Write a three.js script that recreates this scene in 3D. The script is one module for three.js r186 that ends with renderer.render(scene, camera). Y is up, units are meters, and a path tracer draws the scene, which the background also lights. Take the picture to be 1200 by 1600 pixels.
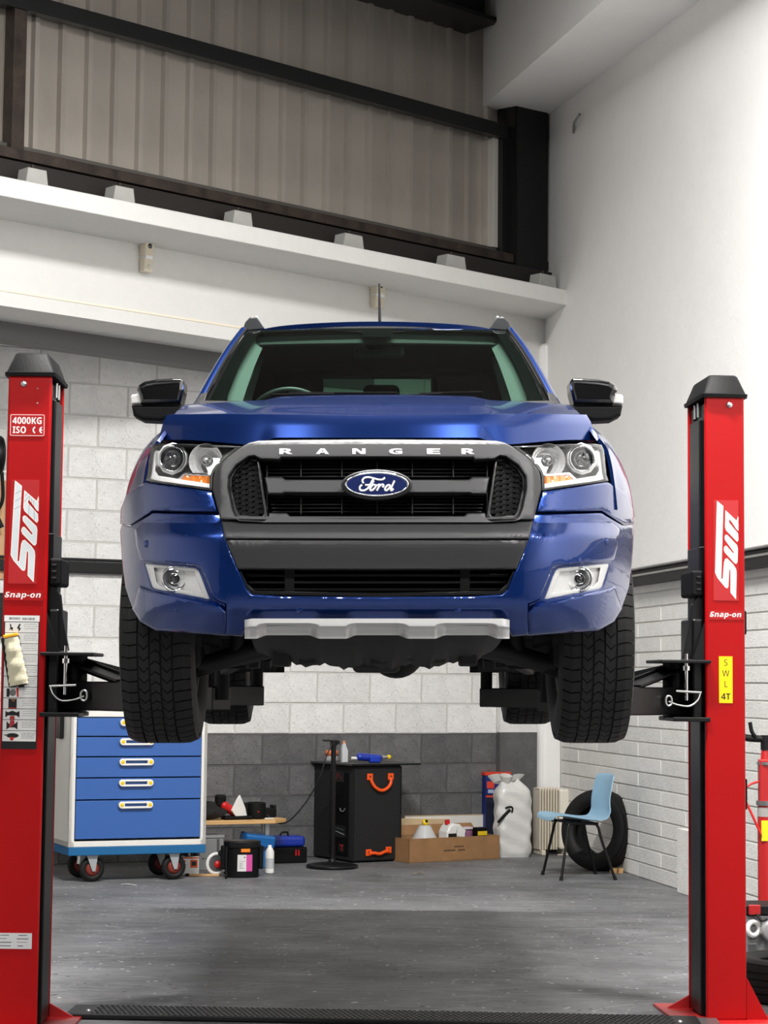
import * as THREE from 'three';
import { mergeGeometries, mergeVertices, toCreasedNormals } from 'three/addons/utils/BufferGeometryUtils.js';
import { RoundedBoxGeometry } from 'three/addons/geometries/RoundedBoxGeometry.js';
import { RectAreaLightUniformsLib } from 'three/addons/lights/RectAreaLightUniformsLib.js';
import { FontLoader } from 'three/addons/loaders/FontLoader.js';
import { TextGeometry } from 'three/addons/geometries/TextGeometry.js';

// ---------- camera, light, exposure ----------
const V3 = THREE.Vector3, PI = Math.PI;
const scene = new THREE.Scene();
scene.background = new THREE.Color(0x050505);
const W = 1200, H = 1600, F = 3170, CX = 592, HORIZON = 1065, ROLL = 0.0105;
const PITCH = Math.atan((HORIZON - H / 2) / F);
const EYE = new V3(0, 1.5, 0);
const camera = new THREE.PerspectiveCamera(2 * Math.atan(H / 2 / F) * 180 / PI, W / H, 0.1, 100);
camera.setViewOffset(W, H, W / 2 - CX, 0, W, H);
camera.position.copy(EYE);
camera.rotation.set(PITCH, 0, ROLL, 'YXZ');
camera.updateMatrixWorld(true);
scene.add(camera);
const renderer = new THREE.WebGLRenderer({ antialias: true });
renderer.toneMapping = THREE.LinearToneMapping;
renderer.toneMappingExposure = 1.24;
renderer.shadowMap.enabled = true;
RectAreaLightUniformsLib.init();

// high bay LED fittings hung from the roof: [x, y, z, width, length, radiance, which]
const LAMPS = [
  [0.05, 7.2, -8.3, 2.4, 0.16, 880, 'straight above the truck'],
  [-2.5, 5.6, -3.4, 1.5, 0.7, 52, 'ahead of the truck, nearer the tool chest'],
  [2.3, 5.6, -3.4, 1.5, 0.7, 92, 'ahead of the truck, nearer the plain wall'],
  [0, 5.6, 1.2, 2.2, 1.0, 42, 'behind the viewer'],
];

// ---------- helpers ----------
let seed = 7;
const rnd = () => { seed |= 0; seed = seed + 0x6D2B79F5 | 0; let t = Math.imul(seed ^ seed >>> 15, 1 | seed); t = t + Math.imul(t ^ t >>> 7, 61 | t) ^ t; return ((t ^ t >>> 14) >>> 0) / 4294967296; };
const rr = (a, b) => a + (b - a) * rnd();
const lerp = (a, b, t) => a + (b - a) * t;
const clamp = (x, a, b) => Math.max(a, Math.min(b, x));
const sstep = (a, b, x) => { const t = clamp((x - a) / (b - a), 0, 1); return t * t * (3 - 2 * t); };
function curve(pts) { // monotone-ish piecewise cubic through [x, y]
  return (x) => {
    const n = pts.length;
    if (x <= pts[0][0]) return pts[0][1];
    if (x >= pts[n - 1][0]) return pts[n - 1][1];
    let i = 0; while (x > pts[i + 1][0]) i++;
    const m = (k) => { if (k <= 0 || k >= n - 1) { const j = k <= 0 ? 0 : n - 2; return (pts[j + 1][1] - pts[j][1]) / (pts[j + 1][0] - pts[j][0]); }
      const a = (pts[k][1] - pts[k - 1][1]) / (pts[k][0] - pts[k - 1][0]), b = (pts[k + 1][1] - pts[k][1]) / (pts[k + 1][0] - pts[k][0]); return a * b <= 0 ? 0 : 2 * a * b / (a + b); };
    const h = pts[i + 1][0] - pts[i][0], t = (x - pts[i][0]) / h, t2 = t * t, t3 = t2 * t;
    return (2 * t3 - 3 * t2 + 1) * pts[i][1] + (t3 - 2 * t2 + t) * h * m(i) + (-2 * t3 + 3 * t2) * pts[i + 1][1] + (t3 - t2) * h * m(i + 1);
  };
}
function ray(px, py) { return new V3(px - CX, H / 2 - py, -F).applyQuaternion(camera.quaternion); }
function at(px, py, D) { const d = ray(px, py); return EYE.clone().addScaledVector(d, D / -d.z); }
function onFloor(px, py, y = 0) { const d = ray(px, py); return EYE.clone().addScaledVector(d, (y - EYE.y) / d.y); }

const taken = {};
const numbered = (n) => { taken[n] = (taken[n] ?? -1) + 1; return taken[n] ? n + '_' + String(taken[n]).padStart(3, '0') : n; };
function tag(o, label, category, group) { o.userData.label = label; o.userData.category = category; if (group) o.userData.group = group; return o; }
function thing(name, label, category, pos = [0, 0, 0], turn = 0, group) {
  const g = new THREE.Group(); g.name = numbered(name); g.position.set(...pos); g.rotation.y = turn; scene.add(g); return tag(g, label, category, group);
}
function mesh(name, geo, mat, parent) {
  if (Array.isArray(geo)) geo = join(geo);
  const m = new THREE.Mesh(geo, mat); m.name = parent ? name : numbered(name); m.castShadow = m.receiveShadow = true; (parent || scene).add(m); return m;
}
function struct(name, geo, mat, label) { const m = mesh(name, geo, mat); m.userData.kind = 'structure'; if (label) m.userData.label = label; return m; }
function join(list) {
  const flat = list.map((g) => { let q = g.index ? g.toNonIndexed() : g; for (const k of Object.keys(q.attributes)) if (!['position', 'normal', 'uv'].includes(k)) q.deleteAttribute(k);
    if (!q.attributes.uv) q.setAttribute('uv', new THREE.BufferAttribute(new Float32Array(q.attributes.position.count * 2), 2)); if (!q.attributes.normal) q.computeVertexNormals(); q.morphAttributes = {}; return q; });
  return mergeGeometries(flat);
}
const T = (g, x = 0, y = 0, z = 0, rx = 0, ry = 0, rz = 0) => g.applyMatrix4(new THREE.Matrix4().compose(new V3(x, y, z), new THREE.Quaternion().setFromEuler(new THREE.Euler(rx, ry, rz, 'YXZ')), new V3(1, 1, 1)));
function uvBox(g, s = 1) { // box-projected uv in metres
  const q = g.index ? g.toNonIndexed() : g, p = q.attributes.position, n = q.attributes.normal, uv = new Float32Array(p.count * 2);
  for (let i = 0; i < p.count; i++) { const ax = Math.abs(n.getX(i)), ay = Math.abs(n.getY(i)), az = Math.abs(n.getZ(i)); let u, v;
    if (ay >= ax && ay >= az) { u = p.getX(i); v = p.getZ(i); } else if (ax >= az) { u = p.getZ(i); v = p.getY(i); } else { u = p.getX(i); v = p.getY(i); }
    uv[2 * i] = u * s; uv[2 * i + 1] = v * s; }
  q.setAttribute('uv', new THREE.BufferAttribute(uv, 2)); return q;
}
// box from min corner to max corner, edges eased by r
function bx(x0, x1, y0, y1, z0, z1, r = 0.004, seg = 1) {
  const w = Math.abs(x1 - x0), h = Math.abs(y1 - y0), d = Math.abs(z1 - z0); r = Math.min(r, w / 2.2, h / 2.2, d / 2.2);
  return uvBox(T(r > 0 ? new RoundedBoxGeometry(w, h, d, seg, r) : new THREE.BoxGeometry(w, h, d), (x0 + x1) / 2, (y0 + y1) / 2, (z0 + z1) / 2));
}
// beam between two points
function bar(a, b, w, h, r = 0.003) {
  a = new V3(...a); b = new V3(...b); const l = a.distanceTo(b), g = r > 0 ? new RoundedBoxGeometry(w, h, l, 1, Math.min(r, w / 2.2, h / 2.2)) : new THREE.BoxGeometry(w, h, l);
  const m = new THREE.Matrix4().lookAt(a, b, Math.abs(a.x - b.x) + Math.abs(a.z - b.z) < 1e-4 ? new V3(0, 0, 1) : new V3(0, 1, 0)); m.setPosition(a.clone().add(b).multiplyScalar(0.5)); g.applyMatrix4(m); return g;
}
function rod(a, b, r0, r1 = r0, seg = 16) {
  a = new V3(...a); b = new V3(...b); const d = b.clone().sub(a), g = new THREE.CylinderGeometry(r1, r0, d.length(), seg);
  g.applyQuaternion(new THREE.Quaternion().setFromUnitVectors(new V3(0, 1, 0), d.clone().normalize())); const c = a.clone().add(b).multiplyScalar(0.5); return g.translate(c.x, c.y, c.z);
}
function tube(pts, r, seg = 32, rad = 8, closed = false) { return new THREE.TubeGeometry(new THREE.CatmullRomCurve3(pts.map((p) => new V3(...p)), closed, 'catmullrom', 0.5), seg, r, rad, closed); }
const lathe = (pts, seg = 32) => new THREE.LatheGeometry(pts.map((p) => new THREE.Vector2(p[0], p[1])), seg);
function extrude(pts, depth, bevel = 0.003, holes = [], bs = 2) {
  const s = new THREE.Shape(pts.map((p) => new THREE.Vector2(p[0], p[1]))); for (const h of holes) s.holes.push(new THREE.Path(h.map((p) => new THREE.Vector2(p[0], p[1]))));
  return new THREE.ExtrudeGeometry(s, { depth, bevelEnabled: bevel > 0, bevelSize: bevel, bevelThickness: bevel, bevelOffset: -bevel, bevelSegments: bs, curveSegments: 16 });
}
function grid(nu, nv, fn) { // surface sheet from fn(u, v) -> [x, y, z], u, v in 0..1
  const pos = [], uv = [], idx = [];
  for (let j = 0; j <= nv; j++) for (let i = 0; i <= nu; i++) { pos.push(...fn(i / nu, j / nv)); uv.push(i / nu, j / nv); }
  for (let j = 0; j < nv; j++) for (let i = 0; i < nu; i++) { const a = j * (nu + 1) + i, b = a + 1, c = a + nu + 1, d = c + 1; idx.push(a, b, d, a, d, c); }
  const g = new THREE.BufferGeometry(); g.setAttribute('position', new THREE.Float32BufferAttribute(pos, 3)); g.setAttribute('uv', new THREE.Float32BufferAttribute(uv, 2)); g.setIndex(idx); g.computeVertexNormals(); return g;
}
function solid(nu, nv, fn, thick) { // grid with a back side, thick metres along -normal
  const g = grid(nu, nv, fn), p = g.attributes.position, n = g.attributes.normal, N = p.count, pos = Array.from(p.array), uv = Array.from(g.attributes.uv.array), idx = Array.from(g.index.array);
  for (let i = 0; i < N; i++) pos.push(p.getX(i) - n.getX(i) * thick, p.getY(i) - n.getY(i) * thick, p.getZ(i) - n.getZ(i) * thick), uv.push(uv[2 * i], uv[2 * i + 1]);
  const M = idx.length; for (let i = 0; i < M; i += 3) idx.push(idx[i] + N, idx[i + 2] + N, idx[i + 1] + N);
  const rim = []; for (let i = 0; i <= nu; i++) rim.push(i); for (let j = 1; j <= nv; j++) rim.push(j * (nu + 1) + nu); for (let i = nu - 1; i >= 0; i--) rim.push(nv * (nu + 1) + i); for (let j = nv - 1; j > 0; j--) rim.push(j * (nu + 1));
  for (let k = 0; k < rim.length; k++) { const a = rim[k], b = rim[(k + 1) % rim.length]; idx.push(a, a + N, b + N, a, b + N, b); }
  const o = new THREE.BufferGeometry(); o.setAttribute('position', new THREE.Float32BufferAttribute(pos, 3)); o.setAttribute('uv', new THREE.Float32BufferAttribute(uv, 2)); o.setIndex(idx); return toCreasedNormals(o, 0.7);
}
// A formed sheet: 2D outline (and holes) mapped to space by map(u, v), with a rolled edge of radius b (in uv units, bm metres) and a return of depth d along back.
function sheet(out, holes, map, { L = 8, b = 2.5, bm = 0.006, d = 0.03, back = new V3(0, 0, -1), crease = 0.55 } = {}) {
  const area = (c) => c.reduce((s, p, i) => { const q = c[(i + 1) % c.length]; return s + p[0] * q[1] - q[0] * p[1]; }, 0);
  const dens = (c, ccw) => { c = c.slice(); if ((area(c) > 0) !== ccw) c.reverse(); const o = []; c.forEach((p, i) => { const q = c[(i + 1) % c.length], n = Math.max(1, Math.ceil(Math.hypot(q[0] - p[0], q[1] - p[1]) / L)); for (let k = 0; k < n; k++) o.push([lerp(p[0], q[0], k / n), lerp(p[1], q[1], k / n)]); }); return o; };
  const inset = (c) => c.map((p, i) => { const a = c[(i - 1 + c.length) % c.length], q = c[(i + 1) % c.length]; let n1 = [-(p[1] - a[1]), p[0] - a[0]], n2 = [-(q[1] - p[1]), q[0] - p[0]]; const l1 = Math.hypot(...n1) || 1, l2 = Math.hypot(...n2) || 1; n1 = [n1[0] / l1, n1[1] / l1]; n2 = [n2[0] / l2, n2[1] / l2];
    let n = [n1[0] + n2[0], n1[1] + n2[1]]; const l = Math.hypot(...n) || 1; n = [n[0] / l, n[1] / l]; const k = b / Math.max(0.5, n[0] * n1[0] + n[1] * n1[1]); return [p[0] + n[0] * k, p[1] + n[1] * k]; });
  const rings = [dens(out, true), ...holes.map((h) => dens(h, false))], ins = rings.map(inset);
  const pts = []; const start = []; for (const r of ins) { start.push(pts.length); for (const p of r) pts.push(p); }
  const v2 = (r) => r.map((p) => new THREE.Vector2(p[0], p[1]));
  let tris = THREE.ShapeUtils.triangulateShape(v2(ins[0]), ins.slice(1).map(v2));
  const rimKey = new Set(); ins.forEach((r, k) => r.forEach((_, i) => { const a = start[k] + i, c = start[k] + (i + 1) % r.length; rimKey.add(Math.min(a, c) + '_' + Math.max(a, c)); }));
  for (let it = 0; it < 8; it++) { // conforming refinement
    const mid = new Map(); let any = false;
    const m = (a, c) => { const k = Math.min(a, c) + '_' + Math.max(a, c); if (rimKey.has(k)) return -1; if (mid.has(k)) return mid.get(k); const l = Math.hypot(pts[a][0] - pts[c][0], pts[a][1] - pts[c][1]); if (l < L * 1.6) { mid.set(k, -1); return -1; } pts.push([(pts[a][0] + pts[c][0]) / 2, (pts[a][1] + pts[c][1]) / 2]); mid.set(k, pts.length - 1); any = true; return pts.length - 1; };
    const next = [];
    for (const [a, c, e] of tris) { const x = m(a, c), y = m(c, e), z = m(e, a), n = (x >= 0) + (y >= 0) + (z >= 0);
      if (!n) next.push([a, c, e]); else if (n === 3) next.push([a, x, z], [x, c, y], [z, y, e], [x, y, z]);
      else if (n === 1) { if (x >= 0) next.push([a, x, e], [x, c, e]); else if (y >= 0) next.push([a, c, y], [a, y, e]); else next.push([a, c, z], [z, c, e]); }
      else { if (x < 0) next.push([e, z, y], [z, a, y], [a, c, y]); else if (y < 0) next.push([a, x, z], [x, c, z], [c, e, z]); else next.push([c, y, x], [y, e, x], [e, a, x]); } }
    tris = next; if (!any) break;
  }
  const pos = []; for (const p of pts) { const q = map(p[0], p[1]); pos.push(q.x, q.y, q.z); }
  const idx = []; for (const t of tris) idx.push(...t);
  const bk = typeof back === 'function' ? back : () => back;
  const ring = (k, f, dz) => { const s = pos.length / 3; rings[k].forEach((o, i) => { const u = lerp(ins[k][i][0], o[0], f), v = lerp(ins[k][i][1], o[1], f), q = map(u, v), n = bk(u, v); pos.push(q.x + n.x * dz, q.y + n.y * dz, q.z + n.z * dz); }); return s; };
  rings.forEach((r, k) => { let prev = start[k]; const steps = [[Math.sin(0.5), bm * (1 - Math.cos(0.5))], [Math.sin(1.05), bm * (1 - Math.cos(1.05))], [1, bm], [1, bm + d]];
    for (const [f, dz] of steps) { const s = ring(k, f, dz); for (let i = 0; i < r.length; i++) { const j = (i + 1) % r.length; idx.push(prev + i, s + i, s + j, prev + i, s + j, prev + j); } prev = s; } });
  let g = new THREE.BufferGeometry(); g.setAttribute('position', new THREE.Float32BufferAttribute(pos, 3)); g.setIndex(idx); g = toCreasedNormals(g, crease);
  const uv = new Float32Array(g.attributes.position.count * 2); for (let i = 0; i < uv.length / 2; i++) { uv[2 * i] = g.attributes.position.getX(i); uv[2 * i + 1] = g.attributes.position.getY(i); } g.setAttribute('uv', new THREE.BufferAttribute(uv, 2)); return g;
}
const mir = (pts) => pts.map((p) => [-p[0], p[1]]);
const sym = (half) => [...half, ...half.slice().reverse().filter((p) => Math.abs(p[0]) > 1e-6).map((p) => [-p[0], p[1]])];

// ---------- textures ----------
function noiseField(n, octaves, s0) { // tileable value noise, 0..1
  const out = new Float32Array(n * n); let amp = 1, tot = 0;
  for (let o = 0, c = s0; o < octaves; o++, c *= 2, amp *= 0.55) { const cc = Math.min(c, n), lat = new Float32Array(cc * cc).map(() => rnd()); tot += amp;
    for (let y = 0; y < n; y++) for (let x = 0; x < n; x++) { const fx = x / n * cc, fy = y / n * cc, x0 = fx | 0, y0 = fy | 0, tx = fx - x0, ty = fy - y0, sx = tx * tx * (3 - 2 * tx), sy = ty * ty * (3 - 2 * ty), x1 = (x0 + 1) % cc, y1 = (y0 + 1) % cc;
      out[y * n + x] += amp * lerp(lerp(lat[y0 * cc + x0], lat[y0 * cc + x1], sx), lerp(lat[y1 * cc + x0], lat[y1 * cc + x1], sx), sy); } }
  for (let i = 0; i < out.length; i++) out[i] /= tot; return out;
}
function dataTex(n, fn, srgb, rep = [1, 1]) {
  const a = new Uint8Array(n * n * 4); for (let i = 0; i < n * n; i++) { const c = fn(i % n, (i / n) | 0, i); a[4 * i] = clamp(c[0], 0, 255); a[4 * i + 1] = clamp(c[1], 0, 255); a[4 * i + 2] = clamp(c[2], 0, 255); a[4 * i + 3] = 255; }
  const t = new THREE.DataTexture(a, n, n, THREE.RGBAFormat); t.magFilter = THREE.LinearFilter; t.minFilter = THREE.LinearMipmapLinearFilter; t.generateMipmaps = true; t.wrapS = t.wrapT = THREE.RepeatWrapping; t.repeat.set(...rep); if (srgb) t.colorSpace = THREE.SRGBColorSpace; t.needsUpdate = true; return t;
}
function canvasTex(w, h, draw, wrap) {
  const c = document.createElement('canvas'); c.width = w; c.height = h; const x = c.getContext('2d'); draw(x, w, h);
  const t = new THREE.CanvasTexture(c); t.colorSpace = THREE.SRGBColorSpace; t.anisotropy = 8; if (wrap) t.wrapS = t.wrapT = THREE.RepeatWrapping; return t;
}
const N1 = noiseField(512, 6, 4), N2 = noiseField(512, 4, 48), N3 = noiseField(512, 5, 8);
const mk = (c, r = 0.6, m = 0, more = {}) => new THREE.MeshStandardMaterial({ color: c, roughness: r, metalness: m, ...more });
const phys = (c, r, m, more = {}) => new THREE.MeshPhysicalMaterial({ color: c, roughness: r, metalness: m, ...more });
const bumpFine = dataTex(512, (x, y, i) => { const v = N2[i] * 150 + N1[i] * 105; return [v, v, v]; });
const bumpRough = dataTex(512, (x, y, i) => { let v = N2[i] * 120 + N3[i] * 120; if (N2[i] < 0.27) v -= 90; return [v, v, v]; });
const tint = (base, amp, na = N1, nb = N2, pit = 0) => dataTex(512, (x, y, i) => { const k = 1 + amp * ((na[i] - 0.5) * 1.6 + (nb[i] - 0.5) * 0.6) - (pit && nb[i] < 0.25 ? pit : 0); return [base[0] * k, base[1] * k, base[2] * k]; }, true);
const rep = (t, a, b = a) => { const q = t.clone(); q.repeat.set(a, b); q.needsUpdate = true; return q; };

const M = {};
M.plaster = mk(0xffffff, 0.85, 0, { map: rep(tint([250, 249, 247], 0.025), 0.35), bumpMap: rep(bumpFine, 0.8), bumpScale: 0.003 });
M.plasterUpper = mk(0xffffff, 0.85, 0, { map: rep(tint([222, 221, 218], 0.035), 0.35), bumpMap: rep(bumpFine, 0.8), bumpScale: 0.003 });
M.blockWhite = [[228, 227, 225], [223, 222, 220], [231, 230, 228]].map((c) => mk(0xffffff, 0.7, 0, { map: rep(tint(c, 0.05, N3, N2, 0.06), 1.3), bumpMap: rep(bumpRough, 2.2), bumpScale: 0.006 }));
M.blockGrey = [[98, 98, 99], [91, 91, 92], [104, 103, 103]].map((c) => mk(0xffffff, 0.6, 0, { map: rep(tint(c, 0.16, N3, N2, 0.15), 1.3), bumpMap: rep(bumpRough, 2.2), bumpScale: 0.007 }));
M.brickWhite = [[236, 235, 231], [230, 229, 226], [239, 238, 235]].map((c) => mk(0xffffff, 0.7, 0, { map: rep(tint(c, 0.04, N3, N2, 0.05), 0.9), bumpMap: rep(bumpRough, 1.8), bumpScale: 0.005 }));
M.mortarWhite = mk(0xc9c7c3, 0.85); M.mortarGrey = mk(0x555555, 0.8);
M.cladding = [[183, 176, 167], [176, 169, 160]].map((c) => mk(0xffffff, 0.34, 0.55, { map: rep(tint(c, 0.07, N1, N3), 0.7), bumpMap: rep(bumpFine, 0.5), bumpScale: 0.002 }));
M.steelBlack = mk(0x131415, 0.45, 0.2, { bumpMap: rep(bumpFine, 1), bumpScale: 0.001 });
M.steelBrown = mk(0xffffff, 0.6, 0.3, { map: rep(tint([58, 48, 42], 0.5, N3, N2), 1.2) });
M.galv = mk(0xa7a6a2, 0.45, 0.6); M.concrete = mk(0xffffff, 0.8, 0, { map: rep(tint([176, 175, 171], 0.1), 2) });
M.red = phys(0xa60206, 0.42, 0, { specularIntensity: 0.45, bumpMap: rep(bumpFine, 0.6), bumpScale: 0.0006 });
M.redDark = phys(0xa80f12, 0.42, 0, { clearcoat: 0.4, clearcoatRoughness: 0.3 });
M.black = phys(0x080809, 0.5, 0, { specularIntensity: 0.6 }); M.blackSoft = phys(0x070708, 0.6, 0, { specularIntensity: 0.4, bumpMap: rep(bumpFine, 3), bumpScale: 0.0008 }); M.blackGloss = phys(0x08080a, 0.16, 0, { clearcoat: 1, clearcoatRoughness: 0.04 });
M.blackSatin = phys(0x0a0b0c, 0.36, 0, { specularIntensity: 0.7 }); M.cable = mk(0x0c0c0c, 0.55);
M.rubber = phys(0x0d0d0d, 0.62, 0, { specularIntensity: 0.7, bumpMap: rep(bumpFine, 8), bumpScale: 0.0004 });
M.chrome = mk(0xe8e8ea, 0.12, 1); M.zinc = mk(0xc4c4c2, 0.35, 0.9); M.steel = mk(0x8a8b8d, 0.38, 0.85);
// ---------- the room ----------
// corner of the two visible walls; lower back wall (B), upper back wall (U) and right wall (R) each have a frame: x along the wall to the right, y up, z into the room
const CORNER = [1.62, 0, -18.5];
function frame(theta) { const g = new THREE.Group(); g.position.set(...CORNER); g.rotation.y = theta; g.updateMatrixWorld(true); return { g, m: g.matrixWorld.clone(), inv: g.matrixWorld.clone().invert() }; }
const TB = 0.433, TU = 0.735, TR = -1.3954;
const FB = frame(TB), FU = frame(TU), FR = frame(TR);
// wall-frame coordinates of the point seen at (px, py) on the plane z = n of a frame
function onWall(fr, px, py, n = 0) { const o = EYE.clone().applyMatrix4(fr.inv), d = ray(px, py).transformDirection(fr.inv); return o.addScaledVector(d, (n - o.z) / d.z); }
const place = (m, theta) => { m.position.set(...CORNER); m.rotation.y = theta; return m; };

// floor: painted concrete with scuffs, brush drags and paint specks
const floorTex = canvasTex(2048, 2048, (x, w, h) => {
  const id = x.createImageData(w, h); for (let j = 0; j < h; j++) for (let i = 0; i < w; i++) { const a = N1[(j >> 2) * 512 + (i >> 2)], b = N3[((j >> 1) % 512) * 512 + ((i >> 1) % 512)], c = N2[(j % 512) * 512 + (i % 512)]; const k = 110 + (a - 0.5) * 42 + (b - 0.5) * 40 + (c - 0.5) * 16, o = 4 * (j * w + i); id.data[o] = k; id.data[o + 1] = k * 1.005; id.data[o + 2] = k * 1.02; id.data[o + 3] = 255; }
  x.putImageData(id, 0, 0); x.lineCap = 'round';
  for (let i = 0; i < 3600; i++) { const px = rnd() * w, py = rnd() * h, l = rr(20, 260), a = rr(-0.4, 0.4); x.strokeStyle = rnd() < 0.5 ? `rgba(58,58,60,${rr(0.04, 0.2)})` : `rgba(188,188,190,${rr(0.03, 0.16)})`; x.lineWidth = rr(1.5, 16) * rnd() + 1; x.beginPath(); x.moveTo(px, py); x.quadraticCurveTo(px + l * 0.5, py + rr(-22, 22), px + l * Math.cos(a), py + l * Math.sin(a)); x.stroke(); }
  for (let i = 0; i < 110; i++) { const px = rnd() * w, py = rnd() * h, r = rr(20, 110), a = rnd() * 6; x.strokeStyle = `rgba(205,205,205,${rr(0.12, 0.32)})`; x.lineWidth = rr(1.5, 4.5); x.beginPath(); x.ellipse(px, py, r * 1.4, r, a, a, a + rr(0.6, 2.6)); x.stroke(); }
  for (let i = 0; i < 1700; i++) { x.fillStyle = rnd() < 0.55 ? `rgba(225,225,222,${rr(0.25, 0.8)})` : `rgba(30,30,30,${rr(0.25, 0.8)})`; x.beginPath(); x.ellipse(rnd() * w, rnd() * h, rr(1, 5.5), rr(1.5, 6), rnd() * 3, 0, 7); x.fill(); }
}, true);
floorTex.repeat.set(0.2, 0.2);
const floorRough = dataTex(512, (x, y, i) => { const v = 150 + (N1[i] - 0.5) * 110 + (N3[i] - 0.5) * 70; return [v, v, v]; }); floorRough.repeat.set(0.3, 0.3);
M.floor = phys(0xffffff, 1, 0, { specularIntensity: 0.4, map: floorTex, roughnessMap: floorRough, bumpMap: rep(bumpFine, 0.6), bumpScale: 0.0015 });
struct('floor', bx(-9, 8, -0.25, 0, -21, 6, 0), M.floor, 'grey painted concrete workshop floor, scuffed and specked');
struct('ceiling', bx(-9, 8, 7.7, 7.9, -21, 6, 0), mk(0x56544f, 0.6), 'dark grey metal roof lining');
struct('wall_left', bx(-9.2, -9, -0.25, 7.9, -21, 6, 0), mk(0xe9e8e6, 0.8), 'white painted side wall');
struct('wall_front', bx(-9, 8, -0.25, 7.9, 6, 6.2, 0), mk(0x2e3033, 0.7), 'dark grey roller door wall behind the viewer');

// lower back wall of painted blocks, grey dado below and white above
const ROW = 0.262, BLK = 0.5, JOINT = 0.012;
const wallBack = place(struct('wall_back', bx(-11.5, 0.05, -0.25, 5.2, -0.25, -0.006, 0), M.mortarWhite, 'painted blockwork wall, white over a dark grey dado'), TB);
{
  const shapes = [BLK, BLK * 0.5].map((w) => bx(0, w - JOINT, 0, ROW - JOINT, -0.04, 0, 0.004));
  const dadoTop = 4 * ROW, xEnd = -0.6;
  mesh('dado_mortar', bx(-6.5, xEnd, 0, dadoTop + 0.002, -0.006, -0.0045, 0), M.mortarGrey, wallBack);
  for (let r = 0; r < 16; r++) for (let k = 0; k < 13; k++) {
    const off = r % 2 ? BLK * 0.5 : 0; let x0 = xEnd - (k + 1) * BLK + off, g = shapes[0];
    if (k === 0 && r % 2) { x0 = xEnd - BLK * 0.5; g = shapes[1]; }
    const b = mesh('block', g, r < 4 ? M.blockGrey[(k * 7 + r * 3) % 3] : M.blockWhite[(k * 5 + r * 2) % 3], wallBack);
    b.position.set(x0 + JOINT / 2, r * ROW + JOINT / 2, rr(-0.002, 0.0025));
  }
  // piers in the corner: grey base, white above
  mesh('pier_base', bx(-0.6, -0.22, 0, dadoTop + 0.01, -0.05, 0.06, 0.004), M.blockGrey[1], wallBack);
  mesh('pier', bx(-0.6, -0.22, dadoTop + 0.01, 4.6, -0.05, 0.055, 0.004), M.blockWhite[0], wallBack);
  mesh('corner_pier', bx(-0.22, 0.05, 0, 4.6, -0.05, 0.14, 0.06, 3), M.plaster, wallBack);
  // cable trunking along the blocks
  mesh('cable_trunking', [bx(-6, 0, 2.36, 2.45, 0.003, 0.06, 0.005), bx(-6, 0, 2.462, 2.482, 0.003, 0.04, 0.004)], M.black, wallBack);
}
// right wall: painted brickwork below, plaster above
const wallRight = place(struct('wall_right', bx(-0.3, 24, -0.25, 7.9, -0.35, -0.006, 0), M.mortarWhite, 'white painted brick wall with smooth plaster above the cable trunking'), TR);
{
  const BR = 0.1165, BL = 1.15, rows = 20, base = 0.0; const shapes = [BL, BL / 2].map((w) => bx(0, w - 0.014, 0, BR - 0.011, -0.03, 0, 0.005));
  for (let r = 0; r < rows; r++) for (let k = 0; k < 9; k++) { const off = r % 2 ? -BL / 2 : 0; let x0 = 0.2 + k * BL + off, g = shapes[0]; if (k === 0 && r % 2) { x0 = 0.2; g = shapes[1]; }
    const b = mesh('brick', g, M.brickWhite[(k * 5 + r * 7) % 3], wallRight); b.position.set(x0 + 0.007, base + r * BR + 0.0055, rr(-0.0015, 0.003)); }
  mesh('plaster_face', bx(-0.3, 24, 2.39, 7.9, -0.02, 0.13, 0.01), M.plaster, wallRight);
  mesh('cable_trunking', [bx(0.1, 16, 2.27, 2.34, 0.003, 0.09, 0.006), bx(0.1, 16, 2.352, 2.388, 0.003, 0.075, 0.012)], M.black, wallRight);
  mesh('trunking_lid', bx(0.1, 16, 2.335, 2.354, 0.01, 0.1, 0.003), M.galv, wallRight);
  // boxed pipe standing on the floor against the bricks
  const p = onWall(FR, 1066, 1392, 0.05);
  mesh('pipe_box', bx(p.x - 0.06, p.x + 0.3, 0, 0.46, 0, 0.07, 0.006), M.brickWhite[0], wallRight);
  // bracket left in the plaster
  const h = onWall(FR, 909, 190, 0.13); mesh('wall_hook', [tube([[h.x - 0.25, h.y - 0.03, 0.13], [h.x - 0.1, h.y + 0.01, 0.17], [h.x + 0.05, h.y - 0.01, 0.2], [h.x + 0.12, h.y + 0.03, 0.18]], 0.012, 16, 6)], M.galv, wallRight);
}
// upper back wall: white beam (prism between U and B), ledge, steel, cladding
const soffitY = onWall(FU, 0, 477).y, ledgeN = 0.62, ledgeLo = onWall(FU, 0, 342).y;
const upper = (() => { // plan triangle between the two wall lines
  const a = [0.1, -0.05], b = new V3(-9.5, 0, 0).applyMatrix4(FU.m).sub(new V3(...CORNER)), c = new V3(-9.5, 0, -0.1).applyMatrix4(FB.m).sub(new V3(...CORNER));
  const s = [[0, 0.0], [b.x, -b.z], [c.x, -c.z]]; const g = extrude(s, 4.97 - soffitY, 0); g.rotateX(-PI / 2); g.translate(0, soffitY, 0);
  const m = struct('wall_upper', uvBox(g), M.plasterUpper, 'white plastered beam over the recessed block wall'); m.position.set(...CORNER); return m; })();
const up = (name, geo, mat, label) => { const m = place(struct(name, geo, mat, label), TU); return m; };
up('trim_1', uvBox(bx(-9.5, 0.35, ledgeLo, ledgeLo + 0.14, -0.3, ledgeN, 0.006)), M.plasterUpper, 'white concrete ledge along the top of the plastered beam');
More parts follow.
